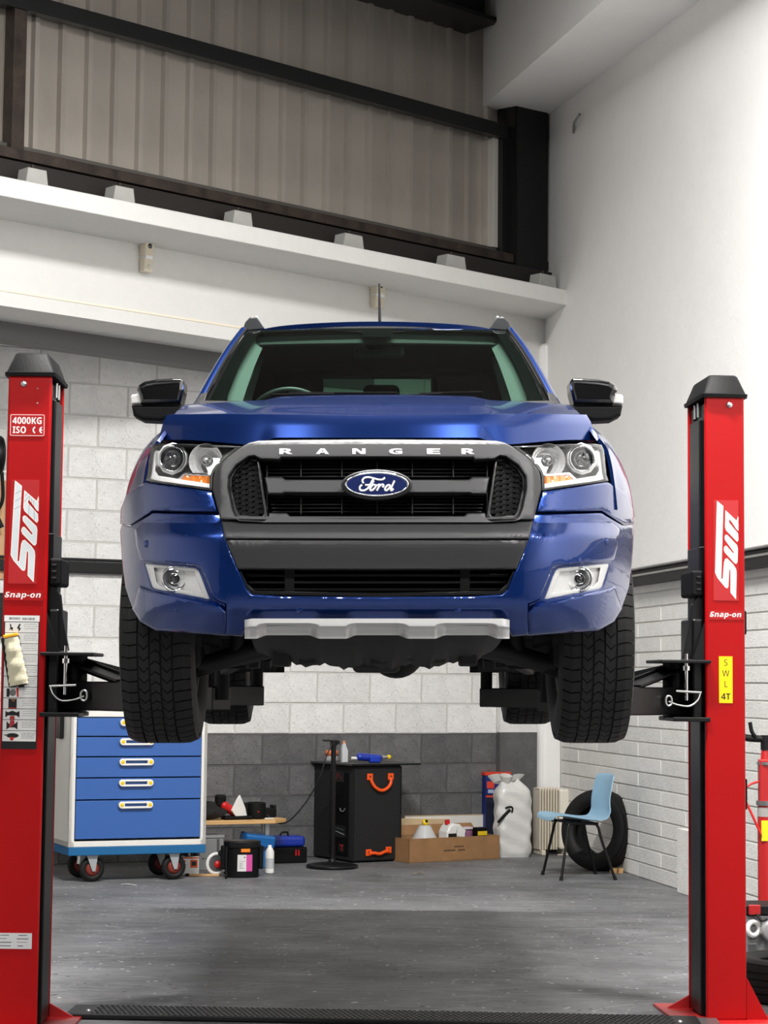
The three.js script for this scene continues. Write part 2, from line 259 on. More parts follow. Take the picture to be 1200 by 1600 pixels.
{ const a = onWall(FU, 0, 503, -0.55); up('trim_2', bx(-9.5, 0, a.y - 0.13, a.y + 0.02, -0.75, -0.55, 0.004), mk(0x666665, 0.6, 0.1), 'dark grey steel lintel under the white beam'); }
{ const a = onWall(FU, 0, 452, 0.0); up('trim_3', bx(-9.5, 0, a.y - 0.012, a.y + 0.006, -0.01, 0.006, 0.003), mk(0xefe4d2, 0.8), 'thin cream line along the plastered beam'); }
// metal cladding: one mesh for each pan with its rib
const cladN = -0.12, cladLo = onWall(FU, 0, 232, cladN).y, cladHi = 7.7;
const cladRight = onWall(FU, 772, 300, cladN).x;
const wallClad = up('wall_cladding', bx(-9.5, 0.4, ledgeLo + 0.1, 7.9, -0.5, cladN - 0.08, 0), mk(0x6d675f, 0.6, 0.3), 'upper wall of upright ribbed metal cladding');
{
  const x1 = onWall(FU, 137, 150, cladN).x, x2 = onWall(FU, 560, 260, cladN).x, pitch = (x2 - x1) / 11.55, ribW = 0.075, ribH = 0.034;
  const prof = (w) => { const s = [[0, 0], [w - ribW, 0], [w - ribW + 0.018, ribH], [w - 0.018, ribH], [w, 0]]; const pos = []; const pts = [];
    for (const p of s) pts.push(p); const sh = [...pts, ...pts.slice().reverse().map((p) => [p[0], p[1] - 0.004])]; const g = extrude(sh, cladHi - cladLo, 0); g.rotateX(-PI / 2); g.scale(1, 1, -1); g.translate(0, cladLo, 0); const o = uvBox(toCreasedNormals(g, 0.3)); return o; };
  const g = prof(pitch);
  for (let k = -5; k < 20; k++) { const x = x1 + (k - 1) * pitch + ribW * 0.5; if (x > cladRight + 0.3) break; const m = mesh('cladding_panel', g, M.cladding[(k + 40) % 2], wallClad); m.position.set(x, 0, cladN - rr(0, 0.002)); m.scale.z = 1; }
}
{ // steelwork in front of the cladding
  const seg = (name, pa, pb, n0, n1, hgt, mat, label, kind = 'structure') => { const a = onWall(FU, ...pa, n1), b = onWall(FU, ...pb, n1), y = (a.y + b.y) / 2; return up(name, bx(a.x, b.x, y - hgt, y, n0, n1, 0.004), mat, label); };
  const g0 = onWall(FU, 300, 62, 0.05), g1 = onWall(FU, 700, 168, 0.05), gy = (g0.y + g1.y) / 2;
  up('trim_4', [bx(-9.5, onWall(FU, 792, 200, 0.05).x, gy - 0.105, gy, -0.1, 0.05, 0.004), bx(-9.5, onWall(FU, 792, 200, 0.05).x, gy - 0.125, gy - 0.1, -0.02, 0.05, 0.003)], M.steelBlack, 'black steel girt running across the cladding');
  const b0 = onWall(FU, 400, 318, 0.0), by = b0.y;
  up('trim_5', bx(-9.5, onWall(FU, 872, 410, 0.1).x, by - 0.075, by + 0.005, -0.1, 0.1, 0.004), M.steelBrown, 'rusty brown steel rail along the foot of the cladding');
  up('trim_6', bx(-9.5, onWall(FU, 780, 390, 0).x, by + 0.012, by + 0.07, -0.12, -0.03, 0.004), mk(0x5d5a56, 0.5, 0.4), 'grey sill flashing at the foot of the cladding');
  up('trim_7', bx(-9.5, 0.0, ledgeLo + 0.14, by - 0.12, -0.1, 0.2, 0.004), mk(0x1d1815, 0.7), 'dark brown board standing in for the shaded gap behind the ledge clips');  // shade of the gap above the ledge, put into a dark board
  const c0 = onWall(FU, 20, 100, 0.02), c1 = onWall(FU, 40, 100, 0.02);
  up('trim_8', bx(c0.x, c1.x, by, 7.7, -0.1, 0.03, 0.004), M.steelBrown, 'brown steel post at the far end of the cladding');
  const d0 = onWall(FU, 783, 300, 0.02), d1 = onWall(FU, 806, 300, 0.02);
  up('trim_9', bx(d0.x, d1.x, by, gy, -0.1, 0.03, 0.004), M.steelBlack, 'narrow black steel upright beside the column');
  const e0 = onWall(FU, 806, 300, 0.12), e1 = onWall(FU, 856, 300, 0.12), et = onWall(FU, 830, 168, 0.12).y;
  up('trim_10', [bx(e0.x, e1.x, ledgeLo + 0.14, et, 0.1, 0.12, 0.003), bx(e0.x, e0.x + 0.02, ledgeLo + 0.14, et, -0.1, 0.12, 0.003), bx(e0.x, e1.x, ledgeLo + 0.14, et, -0.12, -0.1, 0.003)], M.steelBlack, 'black steel column in the upper corner');
  const w0 = onWall(FU, 773, 300, 0), w1 = onWall(FU, 781, 300, 0);
  up('trim_11', bx(w0.x, w1.x, by + 0.07, gy - 0.12, -0.1, -0.02, 0.003), mk(0xcfcbc4, 0.5, 0.2), 'pale flashing strip at the end of the cladding');
  const r0 = onWall(FU, 740, 40, 0.1);
  up('trim_12', [bx(r0.x - 5, r0.x + 0.12, r0.y, r0.y + 0.04, -0.12, 0.32, 0.003), bx(r0.x - 5, r0.x + 0.12, r0.y + 0.04, 7.7, 0.08, 0.12, 0.003)], M.steelBlack, 'black roof beam at the top of the cladding');
  // clips on the ledge
  for (const [x0, x1, yt, yb, w] of [[48, 86, 265, 285, 'leftmost'], [185, 222, 293, 313, 'second from the left'], [372, 406, 330, 346, 'third from the left'], [545, 580, 362, 378, 'third from the column'], [705, 740, 393, 409, 'second from the column'], [851, 881, 416, 434, 'by the black column']]) {
    const a = onWall(FU, x0, yb, 0.5), b = onWall(FU, x1, yb, 0.5), y0 = ledgeLo + 0.14, wv = b.x - a.x, q = wv * 0.12;
    const g = extrude([[0, 0], [wv, 0], [wv - q, 0.16], [q, 0.16]], 0.12, 0.008); const o = thing('rail_clip', `grey concrete clip on the white ledge, ${w}`, 'clip', [0, 0, 0], 0, 'clips on the ledge'); const m = mesh('body', uvBox(g), M.concrete, o); place(o, TU); m.position.set(a.x, y0, 0.3);
    mesh('bolt', rod([a.x + wv / 2, y0 + 0.15, 0.36], [a.x + wv / 2, y0 + 0.2, 0.36], 0.012), M.steelBrown, o);
  }
  // haunch along the right wall
  const far = onWall(FR, 862, 175, 0.13), near = onWall(FR, 1095, 0, 0.13), sl = (near.y - far.y) / (near.x - far.x), X = 14, y0 = far.y - sl * 1.2, y1 = far.y + sl * (X - far.x), wd = 0.64;
  const pos = []; const g = extrude([[-1.2 + far.x, y0], [X, y1], [X, 7.8], [-1.2 + far.x, 7.8]], wd + 0.05, 0); g.translate(0, 0, 0.1);
  place(struct('trim_13', uvBox(g), M.plaster, 'white boxed haunch between the right wall and the roof'), TR);
}
// alarm and sensor boxes on the upper wall
for (const [x0, x1, yt, yb, lab] of [[222, 237, 373, 424, 'cream alarm box with a round lens on the white beam'], [583, 599, 437, 480, 'cream alarm box partly hidden by the truck aerial']]) {
  const a = onWall(FU, x0, yb, 0.05), b = onWall(FU, x1, yt, 0.05), w = b.x - a.x, h = b.y - a.y, o = place(thing('alarm_box', lab, 'alarm box'), TU), cream = mk(0xdcd3be, 0.5);
  mesh('upper_housing', bx(a.x, b.x, a.y + h * 0.46, b.y, 0.002, 0.09, 0.012, 2), cream, o); mesh('lower_housing', bx(a.x + 0.003, b.x, a.y, a.y + h * 0.42, 0.002, 0.075, 0.012, 2), cream, o);
  mesh('label_panel', bx(a.x + 0.012, b.x - 0.008, a.y + h * 0.36, a.y + h * 0.52, 0.002, 0.082, 0.006), mk(0xf2f2f0, 0.4), o); mesh('lens', T(lathe([[0, 0.008], [0.014, 0.006], [0.02, 0]], 16), a.x + w * 0.5, a.y + h * 0.74, 0.09, PI / 2), M.blackGloss, o);
  mesh('key_switch', T(lathe([[0, 0.006], [0.01, 0.005], [0.013, 0]], 16), a.x + w * 0.5, a.y + h * 0.17, 0.075, PI / 2), M.zinc, o);
}
// lamps
for (const [x, y, z, w, l, e, which] of LAMPS) {
  const o = thing('high_bay_lamp', `white panel lamp under the roof ${which}`, 'lamp', [x, y, z], 0, 'lamps under the roof');
  mesh('housing', bx(-w / 2 - 0.03, w / 2 + 0.03, 0.012, 0.07, -l / 2 - 0.03, l / 2 + 0.03, 0.01), mk(0xdddddd, 0.4, 0.3), o);
  mesh('diffuser', bx(-w / 2, w / 2, 0, 0.012, -l / 2, l / 2, 0.003), mk(0xffffff, 0.5, 0, { emissive: 0xfffdfa, emissiveIntensity: 2.5 }), o);
  for (const s of [-1, 1]) mesh('suspension_rod', rod([s * w * 0.4, 0.06, 0], [s * w * 0.4, 7.66 - y, 0], 0.006), M.steel, o);
  const r = new THREE.RectAreaLight(0xfffdfa, e, w, l); r.position.set(0, -0.012, 0); r.rotation.x = -PI / 2; r.castShadow = true; o.add(r); r.name = 'lamp_light';
}
// ---------- two-post lift ----------
const logoTex = canvasTex(300, 1060, (x, w, h) => { // sticker: upright lettering reading upwards
  x.fillStyle = '#b02023'; x.fillRect(0, 0, w, h); x.fillStyle = '#a60206';
  x.beginPath(); x.moveTo(0, 0); x.lineTo(10, 0); x.lineTo(w, 250); x.lineTo(w, h); x.lineTo(260, h - 120); x.lineTo(0, 780); x.fill();
  x.save(); x.scale(w / 360, h / 1240); x.translate(-115, -110);
  const P = (pts) => { x.beginPath(); pts.forEach((p, i) => i ? x.lineTo(p[0], p[1]) : x.moveTo(p[0], p[1])); x.closePath(); x.fill(); x.stroke(); };
  x.fillStyle = '#d5dadc'; x.strokeStyle = '#f3efe6'; x.lineWidth = 9; x.lineJoin = 'round';
  P([[172, 125], [255, 185], [222, 1085], [250, 1090], [270, 880], [285, 840], [310, 832], [395, 905], [435, 960], [442, 1010], [432, 1325], [362, 1250], [362, 985], [352, 955], [338, 960], [325, 1170], [315, 1192], [290, 1190], [180, 1075], [142, 1010]]);
  P([[270, 700], [280, 680], [300, 676], [390, 765], [405, 770], [412, 750], [285, 600], [280, 560], [295, 540], [315, 545], [450, 665], [462, 710], [455, 870], [440, 892], [420, 885], [282, 755], [268, 725]]);
  P([[292, 240], [478, 390], [478, 485], [455, 470], [360, 350], [340, 345], [335, 385], [465, 520], [470, 600], [455, 618], [300, 480], [286, 440]]);
  x.strokeStyle = 'rgba(70,40,50,0.75)'; x.lineWidth = 4; for (const [a, b, c, d] of [[175, 280, 250, 240], [175, 370, 250, 325], [165, 465, 250, 420], [290, 370, 365, 300], [300, 310, 330, 270], [360, 320, 350, 560], [410, 350, 425, 590], [385, 330, 390, 400]]) { x.beginPath(); x.moveTo(a, b); x.lineTo(c, d); x.stroke(); }
  x.fillStyle = '#f2e6df'; x.beginPath(); x.moveTo(445, 370); x.lineTo(470, 300); x.lineTo(480, 370); x.fill(); x.restore();
});
const wordTex = canvasTex(512, 128, (x, w, h) => { x.fillStyle = '#a60206'; x.fillRect(0, 0, w, h); x.fillStyle = '#f5f3f0'; x.save(); x.transform(1, 0, -0.22, 1, 18, 0); x.font = 'bold 112px sans-serif'; x.textBaseline = 'alphabetic'; const t = 'Snap-on', m = x.measureText(t).width; x.scale((w - 36) / m, 0.86); x.fillText(t, 4, 104); x.fillRect(2, 72, 40, 8); x.restore(); });
const ratingTex = canvasTex(512, 330, (x, w, h) => { x.fillStyle = '#a60206'; x.fillRect(0, 0, w, h); x.strokeStyle = '#f2d9d6'; x.lineWidth = 9; x.beginPath(); x.roundRect(10, 10, w - 20, h - 20, 20); x.stroke(); x.fillStyle = '#f6f2ef'; x.font = 'bold 138px sans-serif';
  let m = x.measureText('4000KG').width; x.save(); x.translate(38, 146); x.scale((w - 76) / m, 1); x.fillText('4000KG', 0, 0); x.restore(); m = x.measureText('ISO').width; x.save(); x.translate(40, 284); x.scale(205 / m, 1); x.fillText('ISO', 0, 0); x.restore();
  x.strokeStyle = '#f6f2ef'; x.lineWidth = 20; x.beginPath(); x.arc(390, 235, 46, PI * 0.62, PI * 1.38); x.stroke(); x.beginPath(); x.arc(488, 235, 46, PI * 0.62, PI * 1.38); x.stroke(); x.fillRect(444, 226, 36, 16); });
const swlTex = canvasTex(160, 540, (x, w, h) => { x.fillStyle = '#f2d40a'; x.fillRect(0, 0, w, h); x.fillStyle = '#1c1a12'; x.font = '98px sans-serif'; x.textAlign = 'center'; ['S', 'W', 'L'].forEach((t, i) => x.fillText(t, w / 2, 108 + i * 124)); x.font = 'bold 100px sans-serif'; x.fillText('4T', w / 2, 500); });
const plateTex = canvasTex(320, 160, (x, w, h) => { x.fillStyle = '#c9cacb'; x.fillRect(0, 0, w, h); x.fillStyle = '#4a4a4c'; for (let r = 0; r < 4; r++) for (let c = 0; c < 2; c++) { if (rnd() < 0.85) x.fillRect(14 + c * 165 + rr(0, 18), 18 + r * 36, rr(40, 110), rr(4, 10)); } });
const chartTex = canvasTex(512, 1900, (x, w, h) => { // safety chart: eleven rows of pictogram and text
  x.fillStyle = '#18191b'; x.fillRect(0, 0, w, h); x.fillStyle = '#e8e7e4'; x.fillRect(0, 0, w, 88); x.fillStyle = '#333'; for (let i = 0; i < 34; i++) { x.fillRect(70 + i * 11, 28 + (i < 16 ? 0 : 4), rr(4, 9), 34); } x.clearRect; x.fillStyle = '#e8e7e4'; x.fillRect(236, 20, 24, 50);
  const rh = 153; for (let r = 0; r < 11; r++) { const y = 98 + r * (rh + 1.6); x.fillStyle = '#dcdbd8'; x.fillRect(14, y, w - 28, rh - 6); x.fillStyle = '#6d6d6f'; const n = r === 10 ? 6 : 3 + (r % 2); for (let k = 0; k < n; k++) { let px = 290; while (px < 470) { const l = rr(6, 22); x.fillRect(px, y + 24 + k * (96 / n) + rr(-2, 2), l, 7); px += l + rr(4, 9); } }
    x.save(); x.translate(150, y + rh / 2); x.fillStyle = '#1d1b1b'; const poly = (p) => { x.beginPath(); p.forEach((q, i) => i ? x.lineTo(...q) : x.moveTo(...q)); x.closePath(); x.fill(); };
    if (r === 0) { poly([[-70, -50], [-50, -50], [-46, -10], [-20, 0], [-30, 55], [-50, 20], [-80, 45], [-60, 0]]); poly([[70, -55], [90, -50], [70, 0], [95, 10], [60, 62], [60, 20], [36, 10]]); }
    else if (r < 4) { x.fillStyle = '#b9b8b6'; poly([[-90, -40], [60, -55], [60, 50], [-90, 50]]); x.fillStyle = '#2a2222'; poly([[-90, -20], [-60, -20], [-60, 40], [-90, 40]]); }
    else if (r === 4) { poly([[-90, -45], [-40, -45], [-40, 45], [-90, 45]]); x.fillStyle = '#a9a5a3'; x.beginPath(); x.arc(20, 0, 50, 0, 7); x.fill(); }
    else if (r === 5) { x.fillStyle = '#7a1416'; poly([[-60, 0], [0, 0], [0, -60], [40, -60], [40, 30], [-60, 30]]); x.fillStyle = '#1d1b1b'; poly([[10, 20], [80, 20], [80, 60], [10, 60]]); }
    else if (r === 6) { poly([[-90, -60], [-50, -60], [-40, 0], [-50, 60], [-90, 60]]); x.fillStyle = '#6e6a69'; x.beginPath(); x.arc(0, 0, 48, 0, 7); x.fill(); x.fillStyle = '#c21a1e'; poly([[50, -70], [80, -70], [85, 60], [60, 60]]); }
    else if (r === 7) { poly([[-60, -70], [60, -70], [60, 70], [-60, 70]]); x.fillStyle = '#7b5636'; poly([[-40, -70], [50, -70], [10, -20]]); x.fillStyle = '#a5201f'; poly([[-60, 55], [60, 55], [60, 70], [-60, 70]]); }
    else if (r === 8) { poly([[-100, -50], [-60, -30], [0, -55], [60, -30], [105, -50], [105, 45], [60, 15], [-60, 15], [-100, 45]]); x.fillStyle = '#a83335'; poly([[-30, 20], [30, 20], [40, 74], [-40, 74]]); }
    else if (r === 9) { poly([[-80, -60], [-40, -20], [40, -20], [80, -60], [80, 60], [40, 30], [-40, 30], [-80, 60]]); x.fillStyle = '#a83335'; poly([[-30, -74], [30, -74], [40, -20], [-40, 40]]); }
    else { x.beginPath(); x.ellipse(10, -10, 90, 34, 0, 0, 7); x.fill(); x.fillStyle = '#b2282a'; poly([[-30, 10], [40, 10], [20, 60], [-20, 60]]); x.fillStyle = '#5a5a5a'; poly([[-130, -20], [-60, -30], [-60, 0]]); }
    x.restore(); }
});
const decal = (tex, rough = 0.35) => mk(0xffffff, rough, 0, { map: tex });
function flat(w, h, mat, x, y, z) { const g = new THREE.BoxGeometry(w, h, 0.0016); const n = g.attributes.normal, uv = g.attributes.uv; for (let i = 0; i < n.count; i++) if (n.getZ(i) < 0.5) uv.setXY(i, 0.01, 0.01); return g.translate(x, y, z); }

function liftPost(s, pos, turn, w, dep, label) { // s = +1: truck on the +x side
  const o = thing('lift_post', label, 'lift post', pos, turn, 'posts of the two-post lift'); const X = (q) => -s * q; const HT = 2.82;
  const pl = (name, a, b, y0, y1, z0, z1, mat, r = 0.004, par = o) => mesh(name, bx(Math.min(X(a), X(b)), Math.max(X(a), X(b)), y0, y1, z0, z1, r, 2), mat, par);
  mesh('column', [bx(Math.min(X(0), X(w)), Math.max(X(0), X(w)), 0.012, HT, -0.025, 0, 0.012, 3), bx(Math.min(X(0), X(w)), Math.max(X(0), X(w)), 0.012, HT, -dep, -dep + 0.02, 0.008, 2), bx(Math.min(X(w - 0.02), X(w)), Math.max(X(w - 0.02), X(w)), 0.012, HT, -dep + 0.01, -0.012, 0.006)], M.red, o);
  mesh('slide_rail', [bx(Math.min(X(0.012), X(w - 0.03)), Math.max(X(0.012), X(w - 0.03)), 0.02, HT - 0.03, -dep + 0.022, -0.03, 0.004), bx(Math.min(X(-0.004), X(0.03)), Math.max(X(-0.004), X(0.03)), 0.02, HT - 0.1, -dep * 0.82, -dep * 0.28, 0.006), bx(Math.min(X(0.0), X(0.03)), Math.max(X(0.0), X(0.03)), HT - 0.09, HT - 0.035, -dep * 0.7, -dep * 0.64, 0.003)], M.blackSatin, o);
  for (const f of [0.42, 0.6]) mesh('cable_guide', rod([X(0.004), HT - 0.085, -dep * f], [X(0.004), HT - 0.02, -dep * f], 0.007), M.zinc, o);
  // moulded cap: lip, sloping sides, flat crown
  { const lo = 0.014, rings = [[lo, 0], [lo + 0.002, 0.016], [lo - 0.006, 0.02], [-0.022, 0.1], [-0.03, 0.108]], cx = X(w / 2), cz = -dep / 2, hw = w / 2, hd = dep / 2;
    const ringPts = (e) => { const p = []; const a = hw + e, b = hd + e, r = 0.018; for (const [sx, sz, t0] of [[1, 1, 0], [-1, 1, PI / 2], [-1, -1, PI], [1, -1, PI * 1.5]]) for (let k = 0; k <= 4; k++) { const t = t0 + k / 4 * PI / 2; p.push([sx * (a - r) + r * Math.cos(t), sz * (b - r) + r * Math.sin(t)]); } return p; };
    const pos = [], idx = []; const n = ringPts(0).length; rings.forEach(([e, y]) => ringPts(e).forEach((p) => pos.push(cx + p[0], HT - 0.012 + y, cz + p[1]))); for (let k = 0; k < rings.length - 1; k++) for (let i = 0; i < n; i++) { const a = k * n + i, b = k * n + (i + 1) % n; idx.push(a, a + n, b + n, a, b + n, b); }
    const c = pos.length / 3; pos.push(cx, HT - 0.012 + 0.11, cz, cx, HT - 0.012, cz); for (let i = 0; i < n; i++) { idx.push((rings.length - 1) * n + i, c, (rings.length - 1) * n + (i + 1) % n, i, (i + 1) % n, c + 1); }
    const g = new THREE.BufferGeometry(); g.setAttribute('position', new THREE.Float32BufferAttribute(pos, 3)); g.setIndex(idx); mesh('cap', uvBox(toCreasedNormals(g, 0.6)), M.blackSoft, o); }
  mesh('cap_bolt', T(lathe([[0, 0.014], [0.009, 0.012], [0.014, 0.006], [0.015, 0]], 20), X(w * (s > 0 ? 0.64 : 0.62)), HT - 0.045, 0, PI / 2), M.zinc, o);
  // base plate and gussets
  mesh('base_plate', bx(Math.min(X(-0.14), X(w + 0.13)), Math.max(X(-0.14), X(w + 0.13)), 0, 0.015, -dep - 0.12, 0.1, 0.003), M.redDark, o);
  for (const z of [-0.01, -dep + 0.02]) mesh('gusset', T(extrude([[0, 0], [s * -0.1, 0], [0, 0.19]], 0.012, 0.002), X(w), 0.014, z - 0.012), M.red, o);
  mesh('inner_gusset', T(extrude([[0, 0], [s * 0.11, 0], [0, 0.06]], 0.012, 0.002), X(0), 0.014, -dep + 0.01), M.redDark, o);
  // carriage: sleeve in the channel, buffer block, ribbed bracket, knuckle plates
  const cz0 = -dep * 0.86, cz1 = -dep * 0.2;
  mesh('carriage', [bx(Math.min(X(-0.012), X(0.05)), Math.max(X(-0.012), X(0.05)), 1.36, 2.13, cz0, cz1, 0.006, 2), bx(Math.min(X(-0.05), X(0)), Math.max(X(-0.05), X(0)), 1.34, 1.8, cz0 + 0.02, cz1 + 0.03, 0.012, 2)], M.blackSatin, o);
  const blk = pl('buffer_block', -0.055, 0.0, 1.9, 2.02, cz0 + 0.04, cz1 + 0.04, M.blackSoft, 0.014); for (const k of [0, 1, 2]) mesh('ridge', bx(Math.min(X(-0.035), X(-0.012)), Math.max(X(-0.035), X(-0.012)), 1.925 + k * 0.028, 1.937 + k * 0.028, cz1 + 0.03, cz1 + 0.046, 0.003), M.black, blk);
  mesh('bracket', [T(extrude([[X(0.02), 1.62], [X(-0.09), 1.62], [X(-0.062), 1.76], [X(-0.05), 1.86], [X(-0.01), 1.92], [X(0.02), 1.8]], 0.03, 0.004), 0, 0, cz1 - 0.02), T(extrude([[X(0.03), 1.6], [X(0.01), 1.78], [X(0.0), 1.78], [X(-0.06), 1.6]], 0.02, 0.004), 0, 0, cz1 + 0.03)], M.blackSatin, o);
  mesh('knuckle_plate', bx(Math.min(X(-0.21), X(0.02)), Math.max(X(-0.21), X(0.02)), 1.597, 1.612, cz0, cz1 + 0.1, 0.005, 2), M.blackSatin, o); mesh('knuckle_plate', bx(Math.min(X(-0.15), X(0.02)), Math.max(X(-0.15), X(0.02)), 1.335, 1.355, cz0, cz1 + 0.08, 0.005, 2), M.blackSatin, o);
  const px = X(-0.085), pz = cz1 + 0.055;
  mesh('lock_pin', [rod([px, 1.43, pz], [px, 1.64, pz], 0.0085), rod([px, 1.585, pz], [px, 1.565, pz], 0.018)], M.chrome, o);
  mesh('pin_handle', [rod([X(-0.02), 1.466, pz + 0.012], [X(-0.135), 1.472, pz + 0.012], 0.006), tube([[X(-0.025), 1.462, pz + 0.014], [X(-0.04), 1.43, pz + 0.02], [X(-0.075), 1.405, pz + 0.02], [X(-0.13), 1.41, pz + 0.02], [X(-0.17), 1.425, pz + 0.018]], 0.0045, 24, 6), tube([[X(-0.17), 1.45, pz + 0.02], [X(-0.182), 1.44, pz + 0.02], [X(-0.182), 1.415, pz + 0.02], [X(-0.17), 1.405, pz + 0.02], [X(-0.158), 1.415, pz + 0.02], [X(-0.158), 1.44, pz + 0.02]], 0.005, 24, 6, true)], M.zinc, o);
  // arms: one to the front of the truck, one to the rear
  const arm = (ez, ex) => { const a = [X(-0.1), 1.425, (cz0 + cz1) / 2], b = [X(-ex), 1.425, ez], m1 = [lerp(a[0], b[0], 0.52), 1.425, lerp(a[2], b[2], 0.52)];
    const p = mesh('arm', [bar(a, m1, 0.13, 0.125, 0.008), bar([lerp(a[0], b[0], 0.45), 1.43, lerp(a[2], b[2], 0.45)], b, 0.1, 0.095, 0.006), rod([a[0], 1.345, a[2]], [a[0], 1.6, a[2]], 0.055, 0.055, 24)], M.blackSatin, o);
    mesh('gusset_plate', [bar([a[0], 1.57, a[2] + 0.03], [lerp(a[0], b[0], 0.36), 1.492, lerp(a[2], b[2], 0.36) + 0.03], 0.09, 0.012, 0.003), bar([a[0], 1.57, a[2] - 0.05], [lerp(a[0], b[0], 0.36), 1.492, lerp(a[2], b[2], 0.36) - 0.05], 0.012, 0.06, 0.003)], M.blackSatin, p);
    mesh('lift_pad', [rod([b[0], 1.42, b[2]], [b[0], 1.615, b[2]], 0.03), rod([b[0], 1.615, b[2]], [b[0], 1.655, b[2]], 0.06, 0.065, 24)], M.blackSoft, p); };
  arm(0.5, 0.80); arm(-dep - 0.85, 0.84);
  return o;
}
const postL = (() => { const p = at(69, 1100, 8.75), o = liftPost(1, [p.x, 0, -8.75], 0, 0.19, 0.36, 'red lift post with the picture chart and 4000KG plate');
  const z = 0.0012, fx = (a, b) => -(a + b) / 2, st = (n, t, a, b, y0, y1, lab) => { const m = mesh(n, flat(b - a, y1 - y0, decal(t), fx(a, b), (y0 + y1) / 2, z), decal(t), o); if (lab) m.userData.label = lab; return m; };
  st('rating_label', ratingTex, 0.026, 0.178, 2.545, 2.642, 'white lettered load rating label'); st('logo_sticker', logoTex, 0.044, 0.168, 1.905, 2.355, 'silver lettered logo sticker'); st('maker_lettering', wordTex, 0.014, 0.184, 1.832, 1.876, 'white maker lettering');
  st('safety_chart', chartTex, 0.028, 0.18, 1.196, 1.768, 'white picture chart of lifting rules'); st('data_plate', plateTex, 0.028, 0.176, 0.352, 0.418, 'small silver data plate');
  for (const y of [2.755, 2.69]) mesh('rivet', T(lathe([[0, 0.003], [0.003, 0.002], [0.0035, 0]], 10), -0.062, y, 0.0, PI / 2), M.zinc, o);
  return o; })();
const postR = (() => { const p = at(1103, 1100, 9.18), o = liftPost(-1, [p.x, 0, -9.18], 0.075, 0.182, 0.36, 'red lift post with the yellow SWL 4T label');
  const z = 0.0012, st = (n, t, a, b, y0, y1, lab) => { const m = mesh(n, flat(b - a, y1 - y0, decal(t), (a + b) / 2, (y0 + y1) / 2, z), decal(t), o); m.userData.label = lab; };
  st('logo_sticker', logoTex, 0.036, 0.152, 1.882, 2.338, 'silver lettered logo sticker'); st('maker_lettering', wordTex, 0.016, 0.174, 1.795, 1.838, 'white maker lettering'); st('load_label', swlTex, 0.06, 0.122, 1.42, 1.63, 'yellow safe working load label');
  mesh('rubber_stop', bx(0.183, 0.203, 1.73, 1.84, -0.12, -0.05, 0.008), M.blackSoft, o); mesh('rubber_stop', bx(0.183, 0.203, 0.94, 1.08, -0.12, -0.05, 0.008), M.blackSoft, o); return o; })();
{ // floor plate over the cables between the posts
  const a = -1.36, b = 1.44, o = thing('floor_plate', 'black chequered steel cover plate on the floor between the lift posts', 'cover plate', [0, 0, -9.17], -0.05);
  mesh('plate', [bx(a, b, 0.004, 0.026, -0.13, 0.13, 0.006, 2)], M.steelBlack, o);
  const studs = []; for (let i = 0; i < 105; i++) for (let j = 0; j < 7; j++) studs.push(T(new THREE.BoxGeometry(0.014, 0.003, 0.006), a + 0.12 + i * 0.0245 + (j % 2) * 0.012, 0.027, -0.11 + j * 0.036, 0, (i + j) % 2 ? 0.7 : -0.7)); const sm = mesh('chequer_relief', studs, M.steelBlack, o); sm.userData.kind = 'stuff';
  for (const x of [a + 0.09, b - 0.09]) mesh('bolt', T(lathe([[0, 0.007], [0.008, 0.006], [0.011, 0]], 14), x, 0.026, 0.04), M.zinc, o);
  for (const x of [a - 0.04, b + 0.04]) mesh('end_ramp', bx(x - 0.045, x + 0.045, 0.014, 0.024, -0.1, 0.1, 0.004), M.steel, o);
}
{ // padded pouch hooked over the chart
  const p = postL.position, o = thing('tool_pouch', 'cream padded pouch with a black back hung over the picture chart', 'pouch', [p.x - 0.107, 1.47, p.z + 0.003]); const tilt = 0.19;
  const g = solid(14, 30, (u, v) => { const w = 0.042 * (1 - 0.25 * v), e = Math.sqrt(Math.max(0, 1 - (2 * u - 1) ** 2)); return [(u - 0.5) * 2 * w * (1 - 0.05 * Math.sin(v * 40)), v * 0.205, 0.012 + 0.024 * e * (1 + 0.12 * Math.sin(v * 19)) * (0.75 + 0.25 * Math.sin(PI * v))]; }, 0.003);
  const add = (n, geo, mat) => { const m = mesh(n, geo, mat, o); m.rotation.z = tilt; return m; };
  add('padding', g, mk(0xd9d2b4, 0.6, 0, { bumpMap: rep(bumpRough, 6), bumpScale: 0.002 })); add('back', bx(-0.046, 0.034, -0.004, 0.212, 0.0, 0.012, 0.005), M.black); add('tab', bx(-0.035, 0.03, 0.207, 0.222, 0.001, 0.012, 0.004), mk(0xe6a714, 0.5)); add('hook', bx(-0.004, 0.02, -0.012, 0.01, 0.004, 0.018, 0.003), M.black);
}
